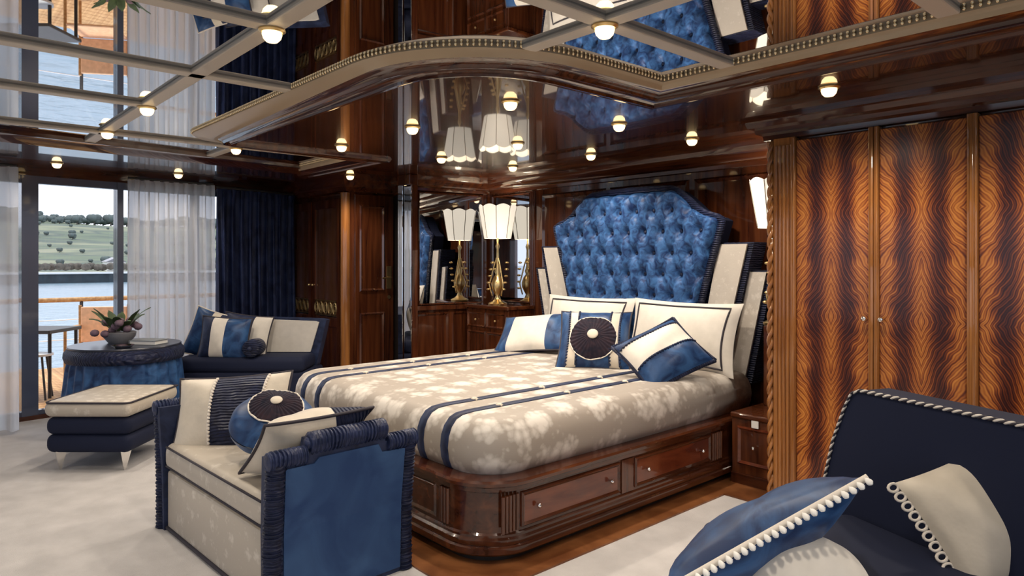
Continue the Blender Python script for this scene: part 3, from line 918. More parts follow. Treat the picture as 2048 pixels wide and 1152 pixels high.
def hb_pt(u, v):
    z = 0.50 + v * 1.30
    h = half_at(z)
    x = (u * 2 - 1) * h
    e = min(1.0, min(1 - abs(u * 2 - 1), 0.12) / 0.05) * min(1.0, (1.80 - z) / 0.03)
    y = HY - 0.040 - 0.062 * tuft(x, z) * (0.3 + 0.7 * e) * (0.4 + 0.6 * e)
    return (HC + x, y + 0.03 * (1 - e), z)
pnl = hb.grid(lambda u, v: hb_pt(u, v), 130, 150).build('tufted_panel', 'tuft_blue', bed, smooth='all')
outl = [(HC - half_at(0.5 + 1.3 * k / 60), 0.5 + 1.3 * k / 60) for k in range(61)]
outr = [(2 * HC - x, z) for x, z in outl]
MB().plate(outl + outr[::-1], HY - 0.02, HY + 0.10).build('headboard_core', 'dark_navy', bed)
MB().tube([(x, HY - 0.035, z) for x, z in outl + [(HC - 0.2, 1.807), (HC, 1.81), (HC + 0.2, 1.807)] + outr[::-1]], 0.026, 10).build('headboard_piping', 'navy_ruched', bed, smooth='all')
btn = None
for j in range(0, 9):
    z = 0.60 + j * TDZ
    for i in range(-11, 12):
        # fold crossings
        if (i + j) % 2: continue
        x = i * TDX
        if z < 0.85 or abs(x) > half_at(z) - 0.045 or z > 1.775: continue
        p = (HC + x, HY - 0.050, z)
        if btn is None:
            btn = MB().ball((0, 0, 0), 0.014, 10, 6, (1, 0.6, 1)).build('tuft_button', 'navy', pnl, smooth='all', loc=p)
        else: dup(btn, pnl, p)
def wing(xb0, xb1, xt0, xt1, zt, y0, y1, sgn):
    """slanted wing: navy padded body, cream front stripe"""
    X_ = lambda q: HC + sgn * q
    body = [(X_(xb0), 0.5), (X_(xb1), 0.5), (X_(xt1), zt), (X_(xt0), zt)]
    if sgn < 0: body = body[::-1]
    w = MB().plate(body, y0, y1).build('wing', 'navy_ruched', bed)
    ins = 0.012
    b0, b1, t0, t1 = xb0 + ins * 2.2, xb1 - ins * 3.4, xt0 + ins * 2.2, xt1 - ins * 3.4
    fr_ = [(X_(b0), 0.52), (X_(b1), 0.52), (X_(t1), zt - 0.012), (X_(t0), zt - 0.012)]
    if sgn < 0: fr_ = fr_[::-1]
    MB().plate(fr_, y0 - 0.014, y0 + 0.01).build('cream_stripe', 'wing_cream', w)
for s in (-1, 1):
    wing(0.52, 0.76, 0.70, 0.97, 1.415, HY - 0.005, HY + 0.16, s)
    wing(0.72, 0.93, 0.83, 1.08, 1.235, HY + 0.035, HY + 0.17, s)

# ------------------------------------------------------------------ pillows
def pillow(name, label, loc, rot, w, h, t, bands, group, piping=None, inset_piping=None, rosette=None, pin=0.07, cat='pillow', axis='u', edge_mat=None, ruffle=None, rnd=False):
    """bands: list of (a, b, material, part name) across u (or v), covering -1..1"""
    root = thing(name, label, cat, loc, rot=rot, group=group)
    def S(u, v, side, lift=0.0):
        f = (max(0.0, 1 - abs(u) ** 2.4) ** 0.6) * (max(0.0, 1 - abs(v) ** 2.4) ** 0.6)
        x = u * w / 2 * (1 - pin * (1 - v * v))
        z = v * h / 2 * (1 - pin * (1 - u * u))
        if rnd:
            x = w / 2 * u * math.sqrt(1 - v * v / 2); z = h / 2 * v * math.sqrt(1 - u * u / 2)
            rr_ = min(1.0, math.hypot(x / (w / 2), z / (h / 2))); f = max(0.0, 1 - rr_ ** 2.2) ** 0.5
        k = 0.004 * math.sin(7 * u + 3 * v) * f * t / 0.12
        return (x, side * (f * t / 2 + 0.003 + lift) + k, z)
    first = None
    for a, b, mat, pn in bands:
        n = max(4, int(22 * (b - a) / 2) + 2)
        m = MB()
        for side in (-1, 1):
            if axis == 'u': m.grid(lambda p, q: S(a + (b - a) * p, q * 2 - 1, side), n, 22)
            else: m.grid(lambda p, q: S(p * 2 - 1, a + (b - a) * q, side), 22, n)
        o = m.build(pn, mat, root, smooth='all', weld=False)
        first = first or o
    ring = [(u, -1) for u in [-1 + k / 8 for k in range(16)]] + [(1, v) for v in [-1 + k / 8 for k in range(16)]] + [(-u, 1) for u in [-1 + k / 8 for k in range(16)]] + [(-1, -v) for v in [-1 + k / 8 for k in range(16)]]
    if piping:
        MB().tube([(S(u, v, 1)[0], 0, S(u, v, 1)[2]) for u, v in ring], 0.007, 8, closed=True).build('piping', piping, root, smooth='all')
    if inset_piping:
        k = 0.86
        MB().tube([S(u * k, v * (k - 0.02), -1, 0.002) for u, v in ring], 0.006, 8, closed=True).build('piping', inset_piping, first, smooth='all')
    if edge_mat:
        m = MB()
        for e in range(4):
            m.tube([(S(u, v, 1)[0], 0, S(u, v, 1)[2]) for u, v in (ring[e * 16:(e + 1) * 16] + [ring[((e + 1) * 16) % 64]])], 0.013, 8)
        m.build('ruched_edge', edge_mat, root, smooth='all')
    if rosette:
        cu, cv, rr = rosette
        def disc(p, q):
            a = p * 2 * PI; r = q * rr
            u = cu + r * math.cos(a) * 2 / w; v = cv + r * math.sin(a) * 2 / h
            x, y, z = S(max(-0.98, min(0.98, u)), max(-0.98, min(0.98, v)), -1)
            return (x, y - 0.008 - 0.003 * math.sin(a * 30) * q - 0.012 * (1 - q), z)
        ro = MB().grid(disc, 180, 7, closed_u=True).build('rosette', 'rosette', root, smooth='all')
        MB().tube([disc(k / 40, 1.0) for k in range(40)], 0.004, 6, closed=True).build('rosette_cord', 'cord_pale', ro, smooth='all')
        c = disc(0, 0.0)
        MB().ball((c[0], c[1] - 0.002, c[2]), rr * 0.22, 16, 8, (1, 0.35, 1)).build('rosette_button', 'cream', ro, smooth='all')
    if ruffle and axis == 'u':
        for a, b, mat, pn in bands[:-1]:
            pth = []; rad = []
            for q in range(90):
                v = -0.97 + 1.94 * q / 89
                x, y, z = S(b + 0.012 * math.sin(q * 1.6), v, -1, 0.002)
                pth.append((x, y, z)); rad.append(0.006 + 0.003 * math.sin(q * 1.6))
            MB().tube(pth, rad, 6).build('ruffle_trim', ruffle, root, smooth='all')
    return root, S
def orient(xdir, front):
    x = Vector(xdir).normalized(); f = Vector(front)
    f = (f - x * f.dot(x)).normalized()
    y = -f; z = x.cross(y)
    return Matrix((x, y, z)).transposed().to_euler()
CF = Vector((-0.746, 0.666, 0)); CR = Vector((0.666, 0.746, 0)); UP = Vector((0, 0, 1))
G = 'pillows on the bed'
D = math.radians
pillow('sham_pillow', 'large cream sham with dark piping against the left of the headboard', (-3.52, 3.90, 0.80), (D(-14), 0, D(2)), 0.86, 0.46, 0.17, [(-1, 1, 'white', 'cover')], G, inset_piping='cord_dark')
pillow('sham_pillow', 'large cream sham with dark piping against the right of the headboard', (-2.66, 3.88, 0.80), (D(-14), 0, D(-3)), 0.88, 0.47, 0.18, [(-1, 1, 'white', 'cover')], G, inset_piping='cord_dark')
pillow('striped_pillow', 'cream pillow with blue ends lying back at the left of the bed', (-3.83, 3.66, 0.735), (D(-48), D(-6), D(22)), 0.62, 0.38, 0.15,
       [(-1, -0.66, 'blue', 'blue_end'), (-0.66, 0.42, 'white', 'cover'), (0.42, 1, 'blue', 'blue_end')], G, piping='cord_dark')
pillow('rosette_pillow', 'navy striped pillow with a pleated plum rosette and cream button', (-3.05, 3.46, 0.765), (D(-40), 0, D(36)), 0.48, 0.46, 0.20,
       [(-1, -0.74, 'blue', 'blue_band'), (-0.74, -0.46, 'cream', 'cream_band'), (-0.46, 0.46, 'blue', 'cover'), (0.46, 0.74, 'cream', 'cream_band'), (0.74, 1, 'blue', 'blue_band')], G, piping='cord_dark', rosette=(0.0, -0.16, 0.165), ruffle='navy')
zd = (CR * 0.88 + UP * 0.36 + CF * 0.30).normalized(); fd = UP * 0.72 - CF * 0.66 - CR * 0.1; fd = (fd - zd * fd.dot(zd)).normalized()
pillow('striped_pillow', 'tilted cream and royal blue striped pillow at the right of the bed', (-2.47, 3.42, 0.735), orient(zd.cross(fd), fd), 0.40, 0.46, 0.20,
       [(-1, -0.70, 'blue', 'blue_band'), (-0.70, 0.20, 'white', 'cover'), (0.20, 1, 'blue', 'blue_band')], G, edge_mat='navy_ruched', ruffle='navy')

# ------------------------------------------------------------------ bedside furniture and lamps
ns = thing('nightstand', 'low mahogany nightstand between the bed and the wardrobe', 'nightstand', (-2.0, 3.63, 0))
MB().rbox(-0.135, 0.145, 0.0, 0.60, 0.03, 0.385, 0.004).build('body', 'mahogany', ns)
MB().rbox(-0.140, 0.150, -0.015, 0.60, 0.385, 0.415, 0.008).build('top', 'mahogany_h', ns)
MB().rbox(-0.138, 0.148, -0.012, 0.30, 0.0, 0.07, 0.006).build('plinth', 'mahogany_h', ns)
f = MB(); frame_on(f, (0, 0, 0), (1, 0, 0), V, (0, -1, 0), -0.10, 0.12, 0.12, 0.34, 0.022, 0.012)
d = f.build('drawer', 'drawer_wood', ns)
MB().ball((0.01, -0.02, 0.23), 0.012).build('knob', 'chrome', d, smooth='all')
MB().rbox(-0.10, 0.145, 0.30, 0.60, 0.415, 0.90, 0.004).build('rear_ledge', 'mahogany', ns)
sw = MB().rbox(-0.022, 0.022, -0.010, 0.0, -0.022, 0.022, 0.003).build('switch_plate', 'paper', loc=(-1.985, 3.628, 0.365))
tag(sw, 'small square white switch plate on the nightstand front', 'switch')
cc = thing('corner_cabinet', 'low mahogany corner cabinet under the left bedside lamp', 'cabinet', (-4.75, 3.93, 0))
MB().rbox(-0.29, 0.30, 0.0, 0.30, 0.0, 0.86, 0.004).build('body', 'mahogany', cc)
MB().rbox(-0.30, 0.315, -0.02, 0.30, 0.86, 0.895, 0.008).build('top', 'mahogany_h', cc)
for x0, x1 in ((-0.27, -0.005), (0.005, 0.27)):
    f = MB(); frame_on(f, (0, 0, 0), (1, 0, 0), V, (0, -1, 0), x0, x1, 0.06, 0.66, 0.03, 0.014); f.build('door', 'mahogany', cc)
    f = MB(); frame_on(f, (0, 0, 0), (1, 0, 0), V, (0, -1, 0), x0, x1, 0.69, 0.83, 0.022, 0.012); dd = f.build('drawer', 'mahogany', cc)
    MB().ball(((x0 + x1) / 2, -0.016, 0.76), 0.011).build('knob', 'brass', dd, smooth='all')
def lamp(loc, label):
    t = thing('table_lamp', label, 'lamp', loc, group='bedside lamps')
    MB().lathe([(0.001, 0), (0.085, 0), (0.088, 0.012), (0.07, 0.022), (0.05, 0.03), (0.03, 0.05)], 24).build('base', 'brass', t, smooth=True)
    MB().lathe([(0.03, 0.05), (0.018, 0.08), (0.035, 0.11), (0.055, 0.15), (0.058, 0.19), (0.04, 0.24), (0.018, 0.27), (0.028, 0.30), (0.015, 0.34), (0.011, 0.50), (0.02, 0.53), (0.008, 0.56), (0.008, 0.70)], 20).build('stem', 'brass', t, smooth='all')
    sc = MB()
    for k in range(3):
        a0 = k * 2 * PI / 3
        pts = []
        for q in range(22):
            s = q / 21; th = s * 5.2
            r = 0.05 + 0.05 * math.sin(s * PI)
            pts.append((r * math.cos(a0) * (0.6 + 0.4 * math.cos(th * 0.6)), r * math.sin(a0) * (0.6 + 0.4 * math.cos(th * 0.6)), 0.08 + s * 0.36 + 0.02 * math.sin(th * 2)))
        sc.tube(pts, 0.007, 6)
        for q in range(5):
            sc.ball((0.085 * math.cos(a0 + q * 0.2), 0.085 * math.sin(a0 + q * 0.2), 0.14 + q * 0.06), 0.015, 8, 5, (1.3, 1.3, 0.7))
    sc.build('scrollwork', 'brass', t, smooth='all')
    # eight-sided flared shade with scalloped head
    def sh(p, q):
        seg = p * 8; k = int(seg) % 8; f_ = seg - int(seg)
        a, b = k * PI / 4, (k + 1) * PI / 4
        r = 0.122 + 0.050 * q
        top = 0.885 + 0.022 * math.sin(f_ * PI) if q > 0.99 else None
        z = 0.60 + (0.885 - 0.60 + 0.022 * math.sin(f_ * PI)) * q
        bul = 1 + 0.05 * math.sin(f_ * PI)
        return (r * bul * (math.cos(a) * (1 - f_) + math.cos(b) * f_), r * bul * (math.sin(a) * (1 - f_) + math.sin(b) * f_), z)
    so = MB().grid(sh, 64, 8, closed_u=True).build('shade', 'shade', t, smooth=False)
    rb = MB()
    for k in range(8): rb.tube([sh(k / 8 + 1e-6, q / 6) for q in range(7)], 0.0035, 6)
    rb.build('shade_rib', 'cream', so, smooth='all')
    ld = bpy.data.lights.new('lamp_bulb', 'POINT'); ld.energy = 1.6; ld.color = (1, 0.82, 0.6); ld.shadow_soft_size = 0.03
    lo = bpy.data.objects.new('lamp_bulb', ld); COL.objects.link(lo); lo.parent = t; lo.location = (0, 0, 0.83)
lamp((-4.74, 4.055, 0.895), 'brass scroll lamp with ivory flared shade in the corner left of the bed')
lamp((-2.07, 4.055, 0.90), 'brass lamp with ivory flared shade half hidden by the wardrobe')

# ------------------------------------------------------------------ settee at the foot of the bed
st = thing('settee', 'cream and navy settee bench with stepped ruched arms at the foot of the bed', 'settee', (-3.05, 1.275, 0), rz=D(2.5))
SL, SD = 1.20, 0.58
def cloth_box(mb, x0, x1, y0, y1, z0, z1, r=0.03, puff=0.0):
    mb.rbox(x0, x1, y0, y1, z0, z1, r, 4); return mb
MB().rbox(-SL / 2 + 0.06, SL / 2 - 0.06, -SD / 2, SD / 2, 0.0, 0.285, 0.012, 2).build('skirt', 'cream_damask', st, smooth=True)
MB().tube([(-SL / 2 + 0.05, -SD / 2 - 0.002, 0.012), (SL / 2 - 0.05, -SD / 2 - 0.002, 0.012)], 0.009, 8).build('skirt_cord', 'cord_dark', st, smooth='all')
MB().rbox(-SL / 2 + 0.055, SL / 2 - 0.055, -SD / 2 - 0.015, SD / 2 - 0.01, 0.295, 0.42, 0.040, 5).build('seat_cushion', 'cream_damask', st, smooth=True)
sc = st.children[-1]
for zz in (0.312, 0.403):
    MB().tube([(-SL / 2 + 0.08, -SD / 2 - 0.010, zz), (SL / 2 - 0.08, -SD / 2 - 0.010, zz)], 0.005, 6).build('cushion_cord', 'cord_dark', sc, smooth='all')
def settee_arm(sgn):
    """flat slate-blue panel framed by gathered navy rolls, stepped up to a centre roll"""
    prof = [(-0.305, 0.0), (0.305, 0.0), (0.310, 0.30), (0.318, 0.555), (0.165, 0.565), (0.160, 0.63), (-0.165, 0.63), (-0.170, 0.585), (-0.318, 0.585), (-0.310, 0.30)]
    M_ = Matrix(((0, sgn, 0, sgn * (SL / 2 - 0.02)), (1, 0, 0, 0), (0, 0, 1, 0), (0, 0, 0, 1)))
    # slight outward flare with height
    def flare(o):
        me = o.data
        for v in me.vertices: v.co.x += sgn * 0.10 * max(0.0, v.co.z - 0.25)
    a = MB().plate(prof, -0.045, 0.03).xf(M_).build('arm', 'navy', st, weld=True)
    flare(a)
    inner = [(-0.255, 0.02), (0.255, 0.02), (0.258, 0.30), (0.262, 0.52), (0.15, 0.525), (0.13, 0.56), (-0.13, 0.56), (-0.15, 0.54), (-0.262, 0.54), (-0.258, 0.30)]
    p = MB().plate(inner, -0.01, 0.036).xf(M_).build('arm_panel', 'panel_blue', a, weld=True); flare(p)
    for k, (pp, r) in enumerate(([((-0.285, z)) for z in [0.0 + i * 0.05 for i in range(12)]], 0.036), ) if False else enumerate((([(-0.288, 0.0 + i * 0.052) for i in range(12)], 0.036), ([(0.288, 0.0 + i * 0.050) for i in range(12)], 0.036))):
        n = len(pp)
        q = MB()
        pth = []; rad = []
        for i in range(140):
            s = i / 139 * (n - 1); j = min(n - 2, int(s)); t_ = s - j
            y = pp[j][0] * (1 - t_) + pp[j + 1][0] * t_; z = pp[j][1] * (1 - t_) + pp[j + 1][1] * t_
            pth.append((y, 0.01, z)); rad.append(r * (1 + 0.09 * math.sin(i * 1.45) + 0.04 * math.sin(i * 0.63)))
        b_ = q.tube(pth, rad, 12).xf(M_).build('ruched_border', 'navy_ruched', a, smooth='all'); flare(b_)
    for y0, y1, zc, r in ((-0.18, 0.18, 0.615, 0.042), (-0.33, -0.17, 0.575, 0.036), (0.17, 0.33, 0.553, 0.036)):
        pth = []; rad = []
        m_ = int(90 * (y1 - y0) / 0.36)
        for i in range(m_):
            s = i / (m_ - 1)
            pth.append((y0 + (y1 - y0) * s, 0.012, zc)); e = min(s, 1 - s)
            rad.append(r * (1 + 0.09 * math.sin(i * 1.45)) * min(1.0, (0.35 + e * 12)))
        b_ = MB().tube(pth, rad, 12).xf(M_).build('ruched_roll', 'navy_ruched_y', a, smooth='all'); flare(b_)
    MB().lathe([(0.001, 0), (0.022, 0), (0.018, 0.02), (0.012, 0.03)], 12).xf(Matrix.Translation((sgn * (SL / 2 - 0.02), -0.28, -0.0))).build('foot', 'brass', a)
settee_arm(1); settee_arm(-1)
G2 = 'pillows on the settee'
pillow('striped_pillow', 'cream and navy ruched pillow leaning on the far arm of the settee', (-3.43, 1.22, 0.54), (D(-26), D(-4), D(50)), 0.56, 0.40, 0.18,
       [(-1, -0.30, 'cream', 'cover'), (-0.30, 0.62, 'navy_ruched', 'ruched_band'), (0.62, 1, 'cream', 'cover_end')], G2, piping='cord_dark', ruffle='cord_pale')
pillow('rosette_cushion', 'round royal blue cushion with dark rosette lying on the settee', (-2.99, 1.24, 0.575), (D(-66), D(10), D(42)), 0.37, 0.36, 0.20,
       [(-1, 1, 'blue', 'cover')], G2, rosette=(0.08, 0.06, 0.120), rnd=True)
pillow('striped_pillow', 'cream pillow with navy ruched band behind the near arm of the settee', (-2.63, 1.23, 0.57), orient((0.05, 1, 0.02), (-0.62, -0.25, 0.75)), 0.44, 0.40, 0.18,
       [(-1, 0.28, 'cream', 'cover'), (0.28, 1, 'navy_ruched_x', 'ruched_band')], G2, piping='cord_dark')

# ------------------------------------------------------------------ ottoman
ot = thing('ottoman', 'cream-topped ottoman on a rounded midnight-blue base with metal legs', 'ottoman', (-5.08, 1.05, 0), rz=D(48))
MB().rbox(-0.27, 0.27, -0.31, 0.31, 0.335, 0.435, 0.045, 5).build('cushion', 'cream_damask', ot, smooth=True)
oc = ot.children[-1]
MB().tube([(x, y, 0.425) for x, y in rrect(-0.262, 0.262, -0.302, 0.302, 0.04, 5)], 0.006, 6, closed=True).build('piping', 'cord_dark', oc, smooth='all')
MB().rbox(-0.262, 0.262, -0.302, 0.302, 0.225, 0.335, 0.045, 5).build('upper_roll', 'dark_navy', ot, smooth=True)
MB().rbox(-0.262, 0.262, -0.302, 0.302, 0.115, 0.230, 0.045, 5).build('lower_roll', 'dark_navy', ot, smooth=True)
lg = None
for sx in (-1, 1):
    for sy in (-1, 1):
        p = (sx * 0.20, sy * 0.24, 0)
        if lg is None:
            lg = MB().lathe([(0.007, 0.0), (0.009, 0.005), (0.040, 0.115), (0.042, 0.125), (0.001, 0.125)], 4).build('leg', 'chrome', ot, loc=p)
        else: dup(lg, ot, p)

# ------------------------------------------------------------------ skirted round table
tb = thing('skirted_table', 'round side table with gathered blue skirt and padded rim', 'table', (-5.93, 1.30, 0))
MB().lathe([(0.44, 0.02), (0.425, 0.15), (0.40, 0.35), (0.385, 0.50), (0.375, 0.545)], 192, wob=lambda a, s: 1 + (0.035 - 0.015 * s) * math.sin(a * 26) + 0.012 * math.sin(a * 7 + 1)).build('skirt', 'blue', tb, smooth='all')
MB().lathe([(0.375, 0.535), (0.40, 0.54), (0.412, 0.575), (0.408, 0.61), (0.385, 0.638), (0.34, 0.645)], 96).build('rim', 'navy_ruched_x', tb, smooth='all')
MB().lathe([(0.385, 0.640), (0.387, 0.648), (0.383, 0.654), (0.0005, 0.654)], 64).build('top', 'marble', tb, smooth=True)
MB().lathe([(0.36, 0.02), (0.34, 0.52)], 24).build('pedestal', 'navy', tb)
fb = thing('flower_bowl', 'stone bowl of mauve flowers and leaves on the skirted table', 'flowers', (-6.05, 1.28, 0.654)); fb.scale = (1.5, 1.5, 1.6)
MB().lathe([(0.001, 0), (0.05, 0), (0.075, 0.03), (0.08, 0.05), (0.07, 0.055), (0.001, 0.05)], 20).build('bowl', 'pot', fb, smooth=True)
for k in range(16):
    a = k * 2.4; r = 0.02 + 0.006 * k
    MB().ball((r * math.cos(a), r * math.sin(a), 0.075 + 0.03 * math.cos(k)), 0.022, 8, 5, (1, 1, 0.8)).build('blossom', 'flower', fb, smooth='all')
for k in range(12):
    a = k * 2 * PI / 12 + 0.2; L = 0.11 + 0.06 * ((k * 7) % 5) / 5; tl = 0.5 + 0.5 * ((k * 3) % 4) / 4
    m = MB()
    def lf(u, v):
        w_ = 0.022 * math.sin(PI * (0.05 + 0.95 * v)); s = (u - 0.5) * 2 * w_
        rr = 0.03 + L * v * math.cos(tl); z = 0.06 + L * v * math.sin(tl) + 0.02 * math.sin(v * 3) - abs(u - .5) * 0.01
        return (rr * math.cos(a) - s * math.sin(a), rr * math.sin(a) + s * math.cos(a), z)
    m.grid(lf, 3, 6).build('leaf', 'leaf', fb, smooth='all')
bk = thing('book', 'grey cloth book lying on the skirted table', 'book', (-5.80, 1.43, 0.654), rz=D(40))
MB().rbox(-0.11, 0.11, -0.08, 0.08, 0.0, 0.005, 0.002).rbox(-0.11, 0.11, -0.08, 0.08, 0.030, 0.035, 0.002).box(-0.111, -0.106, -0.08, 0.08, 0.002, 0.033).build('cover', 'book', bk)
MB().box(-0.105, 0.104, -0.074, 0.074, 0.005, 0.030).build('pages', 'paper', bk)
ty = thing('glass_dish', 'small shallow glass dish at the front of the skirted table', 'dish', (-5.66, 1.22, 0.654))
MB().lathe([(0.001, 0.004), (0.05, 0.004), (0.075, 0.022), (0.078, 0.022), (0.053, 0.0), (0.001, 0.0)], 24).build('bowl', 'chrome', ty, smooth=True)
MB().lathe([(0.020, 0.001), (0.022, 0.005), (0.024, 0.001)], 24).build('foot_ring', 'chrome', ty)

# ------------------------------------------------------------------ chaise by the drape
ch = thing('chaise', 'midnight-blue chaise with ivory upholstered back before the navy drape', 'chaise', (-5.93, 2.29, 0), rz=D(48.25))
MB().rbox(-0.57, 0.54, -0.25, 0.25, 0.10, 0.37, 0.04, 4).build('base', 'dark_navy', ch, smooth=True)
MB().rbox(-0.56, 0.51, -0.26, 0.12, 0.36, 0.49, 0.05, 5).build('seat_cushion', 'dark_navy', ch, smooth=True)
# flared back: ivory face in a navy shell
shell = [(-0.10, 0.34), (0.50, 0.34), (0.595, 0.765), (0.54, 0.775), (-0.13, 0.795), (-0.16, 0.73)]
MB().plate(shell, 0.12, 0.25).build('back_shell', 'navy', ch)
face = [(-0.08, 0.49), (0.46, 0.49), (0.535, 0.75), (0.50, 0.76), (-0.12, 0.782), (-0.14, 0.73)]
MB().plate(face, 0.10, 0.13).build('back_face', 'white', ch)
for sx in (-0.5, 0.47):
    for sy in (-0.2, 0.2):
        MB().lathe([(0.012, 0), (0.025, 0.11)], 8, (sx, sy, 0)).build('leg', 'chrome', ch)
G3 = 'pillows on the chaise'
q0 = Vector((-5.93, 2.29, 0))
pillow('striped_pillow', 'blue and navy pillow with cream stripe tipped at the left of the chaise', tuple(q0 - CR * 0.36 - CF * 0.02 + UP * 0.65), orient(CR * 0.85 - UP * 0.25, -CF * 0.8 - CR * 0.35 + UP * 0.3), 0.40, 0.42, 0.13,
       [(-1, -0.2, 'blue', 'cover'), (-0.2, 0.15, 'cream', 'cream_band'), (0.15, 1, 'navy', 'navy_band')], G3, piping='cord_pale')
pillow('striped_pillow', 'navy pillow with a broad ivory band standing on the chaise', tuple(q0 - CR * 0.18 - CF * 0.17 + UP * 0.64), orient(CR - UP * 0.06, -CF + UP * 0.2), 0.42, 0.36, 0.15,
       [(-1, -0.5, 'navy', 'navy_band'), (-0.5, 0.08, 'white', 'ivory_band'), (0.08, 1, 'blue', 'cover')], G3, piping='cord_dark')
pillow('striped_pillow', 'navy and ivory pillow with dark piping leaning on the chaise back', tuple(q0 - CR * 0.07 + CF * 0.0 + UP * 0.65), orient(CR - UP * 0.12, -CF + UP * 0.25), 0.42, 0.36, 0.13,
       [(-1, 0.3, 'navy', 'navy_band'), (0.3, 1, 'white', 'cover')], G3, piping='cord_dark')
bl = thing('bolster', 'small navy gathered bolster on the chaise front edge', 'pillow', tuple(q0 + CR * 0.07 - CF * 0.18 + UP * 0.563), rz=D(48.25), group=G3)
MB().lathe([(0.001, -0.10), (0.05, -0.10), (0.07, -0.085), (0.075, 0.0), (0.07, 0.085), (0.05, 0.10), (0.001, 0.10)], 40, wob=lambda a, s: 1 + 0.04 * math.sin(a * 20)).xf(Matrix.Rotation(PI / 2, 4, 'X')).build('cover', 'navy_ruched', bl, smooth='all')
MB().ball((0, -0.10, 0), 0.02, 10, 6).build('end_button', 'navy', bl, smooth='all')

# ------------------------------------------------------------------ armchair in the right foreground
ac = thing('armchair', 'midnight-blue armchair with twisted cord edging in front of the wardrobe', 'armchair', (-0.58, 2.16, 0), rz=D(-21.5))
bo = [(-0.53, 0.40), (-0.50, 0.55), (-0.46, 0.70), (-0.41, 0.82), (-0.385, 0.865), (-0.35, 0.880), (0.35, 0.880), (0.41, 0.85), (0.48, 0.70), (0.53, 0.40)]
MB().plate(bo[::-1], 0.02, 0.14).build('backrest', 'dark_navy', ac)
bk_o = ac.children[-1]
for s, mt in ((0, 'cord_pale'), (1, 'cord_dark')):
    pth = []
    seq = []
    for (x0, z0), (x1, z1) in zip(bo, bo[1:]):
        n = max(2, int(math.hypot(x1 - x0, z1 - z0) / 0.0028))
        seq += [(x0 + (x1 - x0) * k / n, z0 + (z1 - z0) * k / n) for k in range(n)]
    for i, (x, z) in enumerate(seq):
        a = i * 0.62 + s * PI
        pth.append((x + 0.003 * math.cos(a), 0.018 + 0.003 * math.sin(a), z + 0.003 * math.cos(a)))
    MB().tube(pth, 0.0038, 6).build('twisted_cord', mt, bk_o, smooth='all')
MB().rbox(-0.46, 0.46, -0.50, 0.03, 0.12, 0.40, 0.04, 4).build('seat', 'dark_navy', ac, smooth=True)
MB().rbox(-0.40, 0.40, -0.52, 0.02, 0.39, 0.48, 0.04, 4).build('seat_cushion', 'dark_navy', ac, smooth=True)
for s in (-1, 1):
    MB().rbox(s * 0.47 - 0.055, s * 0.47 + 0.055, -0.48, 0.06, 0.12, 0.47, 0.04, 4).build('arm', 'navy', ac, smooth=True)
    for y in (-0.42, 0.08):
        MB().lathe([(0.014, 0), (0.028, 0.13)], 10, (s * 0.40, y, 0)).build('leg', 'chrome', ac)
G4 = 'pillows on the armchair'
P1 = CF * 1.76 + CR * 0.625 + UP * 0.590
rt, S = pillow('fringed_pillow', 'royal blue silk pillow edged with white tassels in the foreground', tuple(P1), orient(CR * 0.87 + UP * 0.49, UP * 0.87 - CR * 0.47 + CF * 0.48), 0.54, 0.42, 0.155,
               [(-1, 1, 'blue', 'cover')], G4)
MB().tube([(S(u, -1, 1)[0], 0, S(u, -1, 1)[2]) for u in [-1 + k / 12 for k in range(25)]], 0.008, 8).build('braid', 'cord_pale', rt, smooth='all')
tas = None
for k in range(27):
    u = -0.97 + k * 1.94 / 26
    x, y, z = S(u, -1, 1)
    if tas is None:
        tas = MB().lathe([(0.0005, 0.0), (0.004, -0.003), (0.003, -0.008), (0.006, -0.014), (0.008, -0.024), (0.004, -0.030), (0.0005, -0.032)], 8).xf(Matrix.Rotation(D(38), 4, 'X')).build('tassel', 'paper', rt, smooth='all', loc=(x, -0.004, z))
    else: dup(tas, rt, (x, -0.004, z))
P2 = CF * 1.86 + CR * (0.664 * 1.86 + 0.055) + UP * (1.3 - 512 * 1.86 / 1371)
rt, S = pillow('looped_pillow', 'cream brocade pillow with loop trim and navy ruched edge on the armchair', tuple(P2), orient(CR * 0.88 + UP * 0.40, -CF * 0.85 + UP * 0.35 - CR * 0.25), 0.33, 0.33, 0.14,
               [(-1, 0.93, 'cream', 'cover'), (0.93, 1, 'navy', 'navy_edge')], G4)
m = MB()
for e in ([(1, v) for v in [-1 + k / 8 for k in range(17)]], [(u, -1) for u in [-1 + k / 8 for k in range(17)]]):
    m.tube([(S(u, v, 1)[0], 0.0, S(u, v, 1)[2]) for u, v in e], 0.024, 8)
m.build('ruched_edge', 'navy_ruched', rt, smooth='all')
lp = None
for k in range(12):
    v = -0.94 + k * 1.88 / 11
    x, y, z = S(-1, v, 1)
    if lp is None:
        lp = MB().tube([(-0.012 + 0.014 * math.cos(a), 0.0, 0.011 * math.sin(a)) for a in [2 * PI * q / 12 for q in range(12)]], 0.0042, 6, closed=True).build('loop', 'cord_pale', rt, smooth='all', loc=(x, 0, z))
    else: dup(lp, rt, (x, 0, z))
P3 = CF * 1.62 + CR * (0.435 * 1.62) + UP * 0.505
pillow('round_cushion', 'plump ivory cushion below the tasselled pillow in the foreground', tuple(P3), orient(CR, -CF + UP * 0.5), 0.30, 0.28, 0.18, [(-1, 1, 'white', 'cover')], G4, rnd=True)

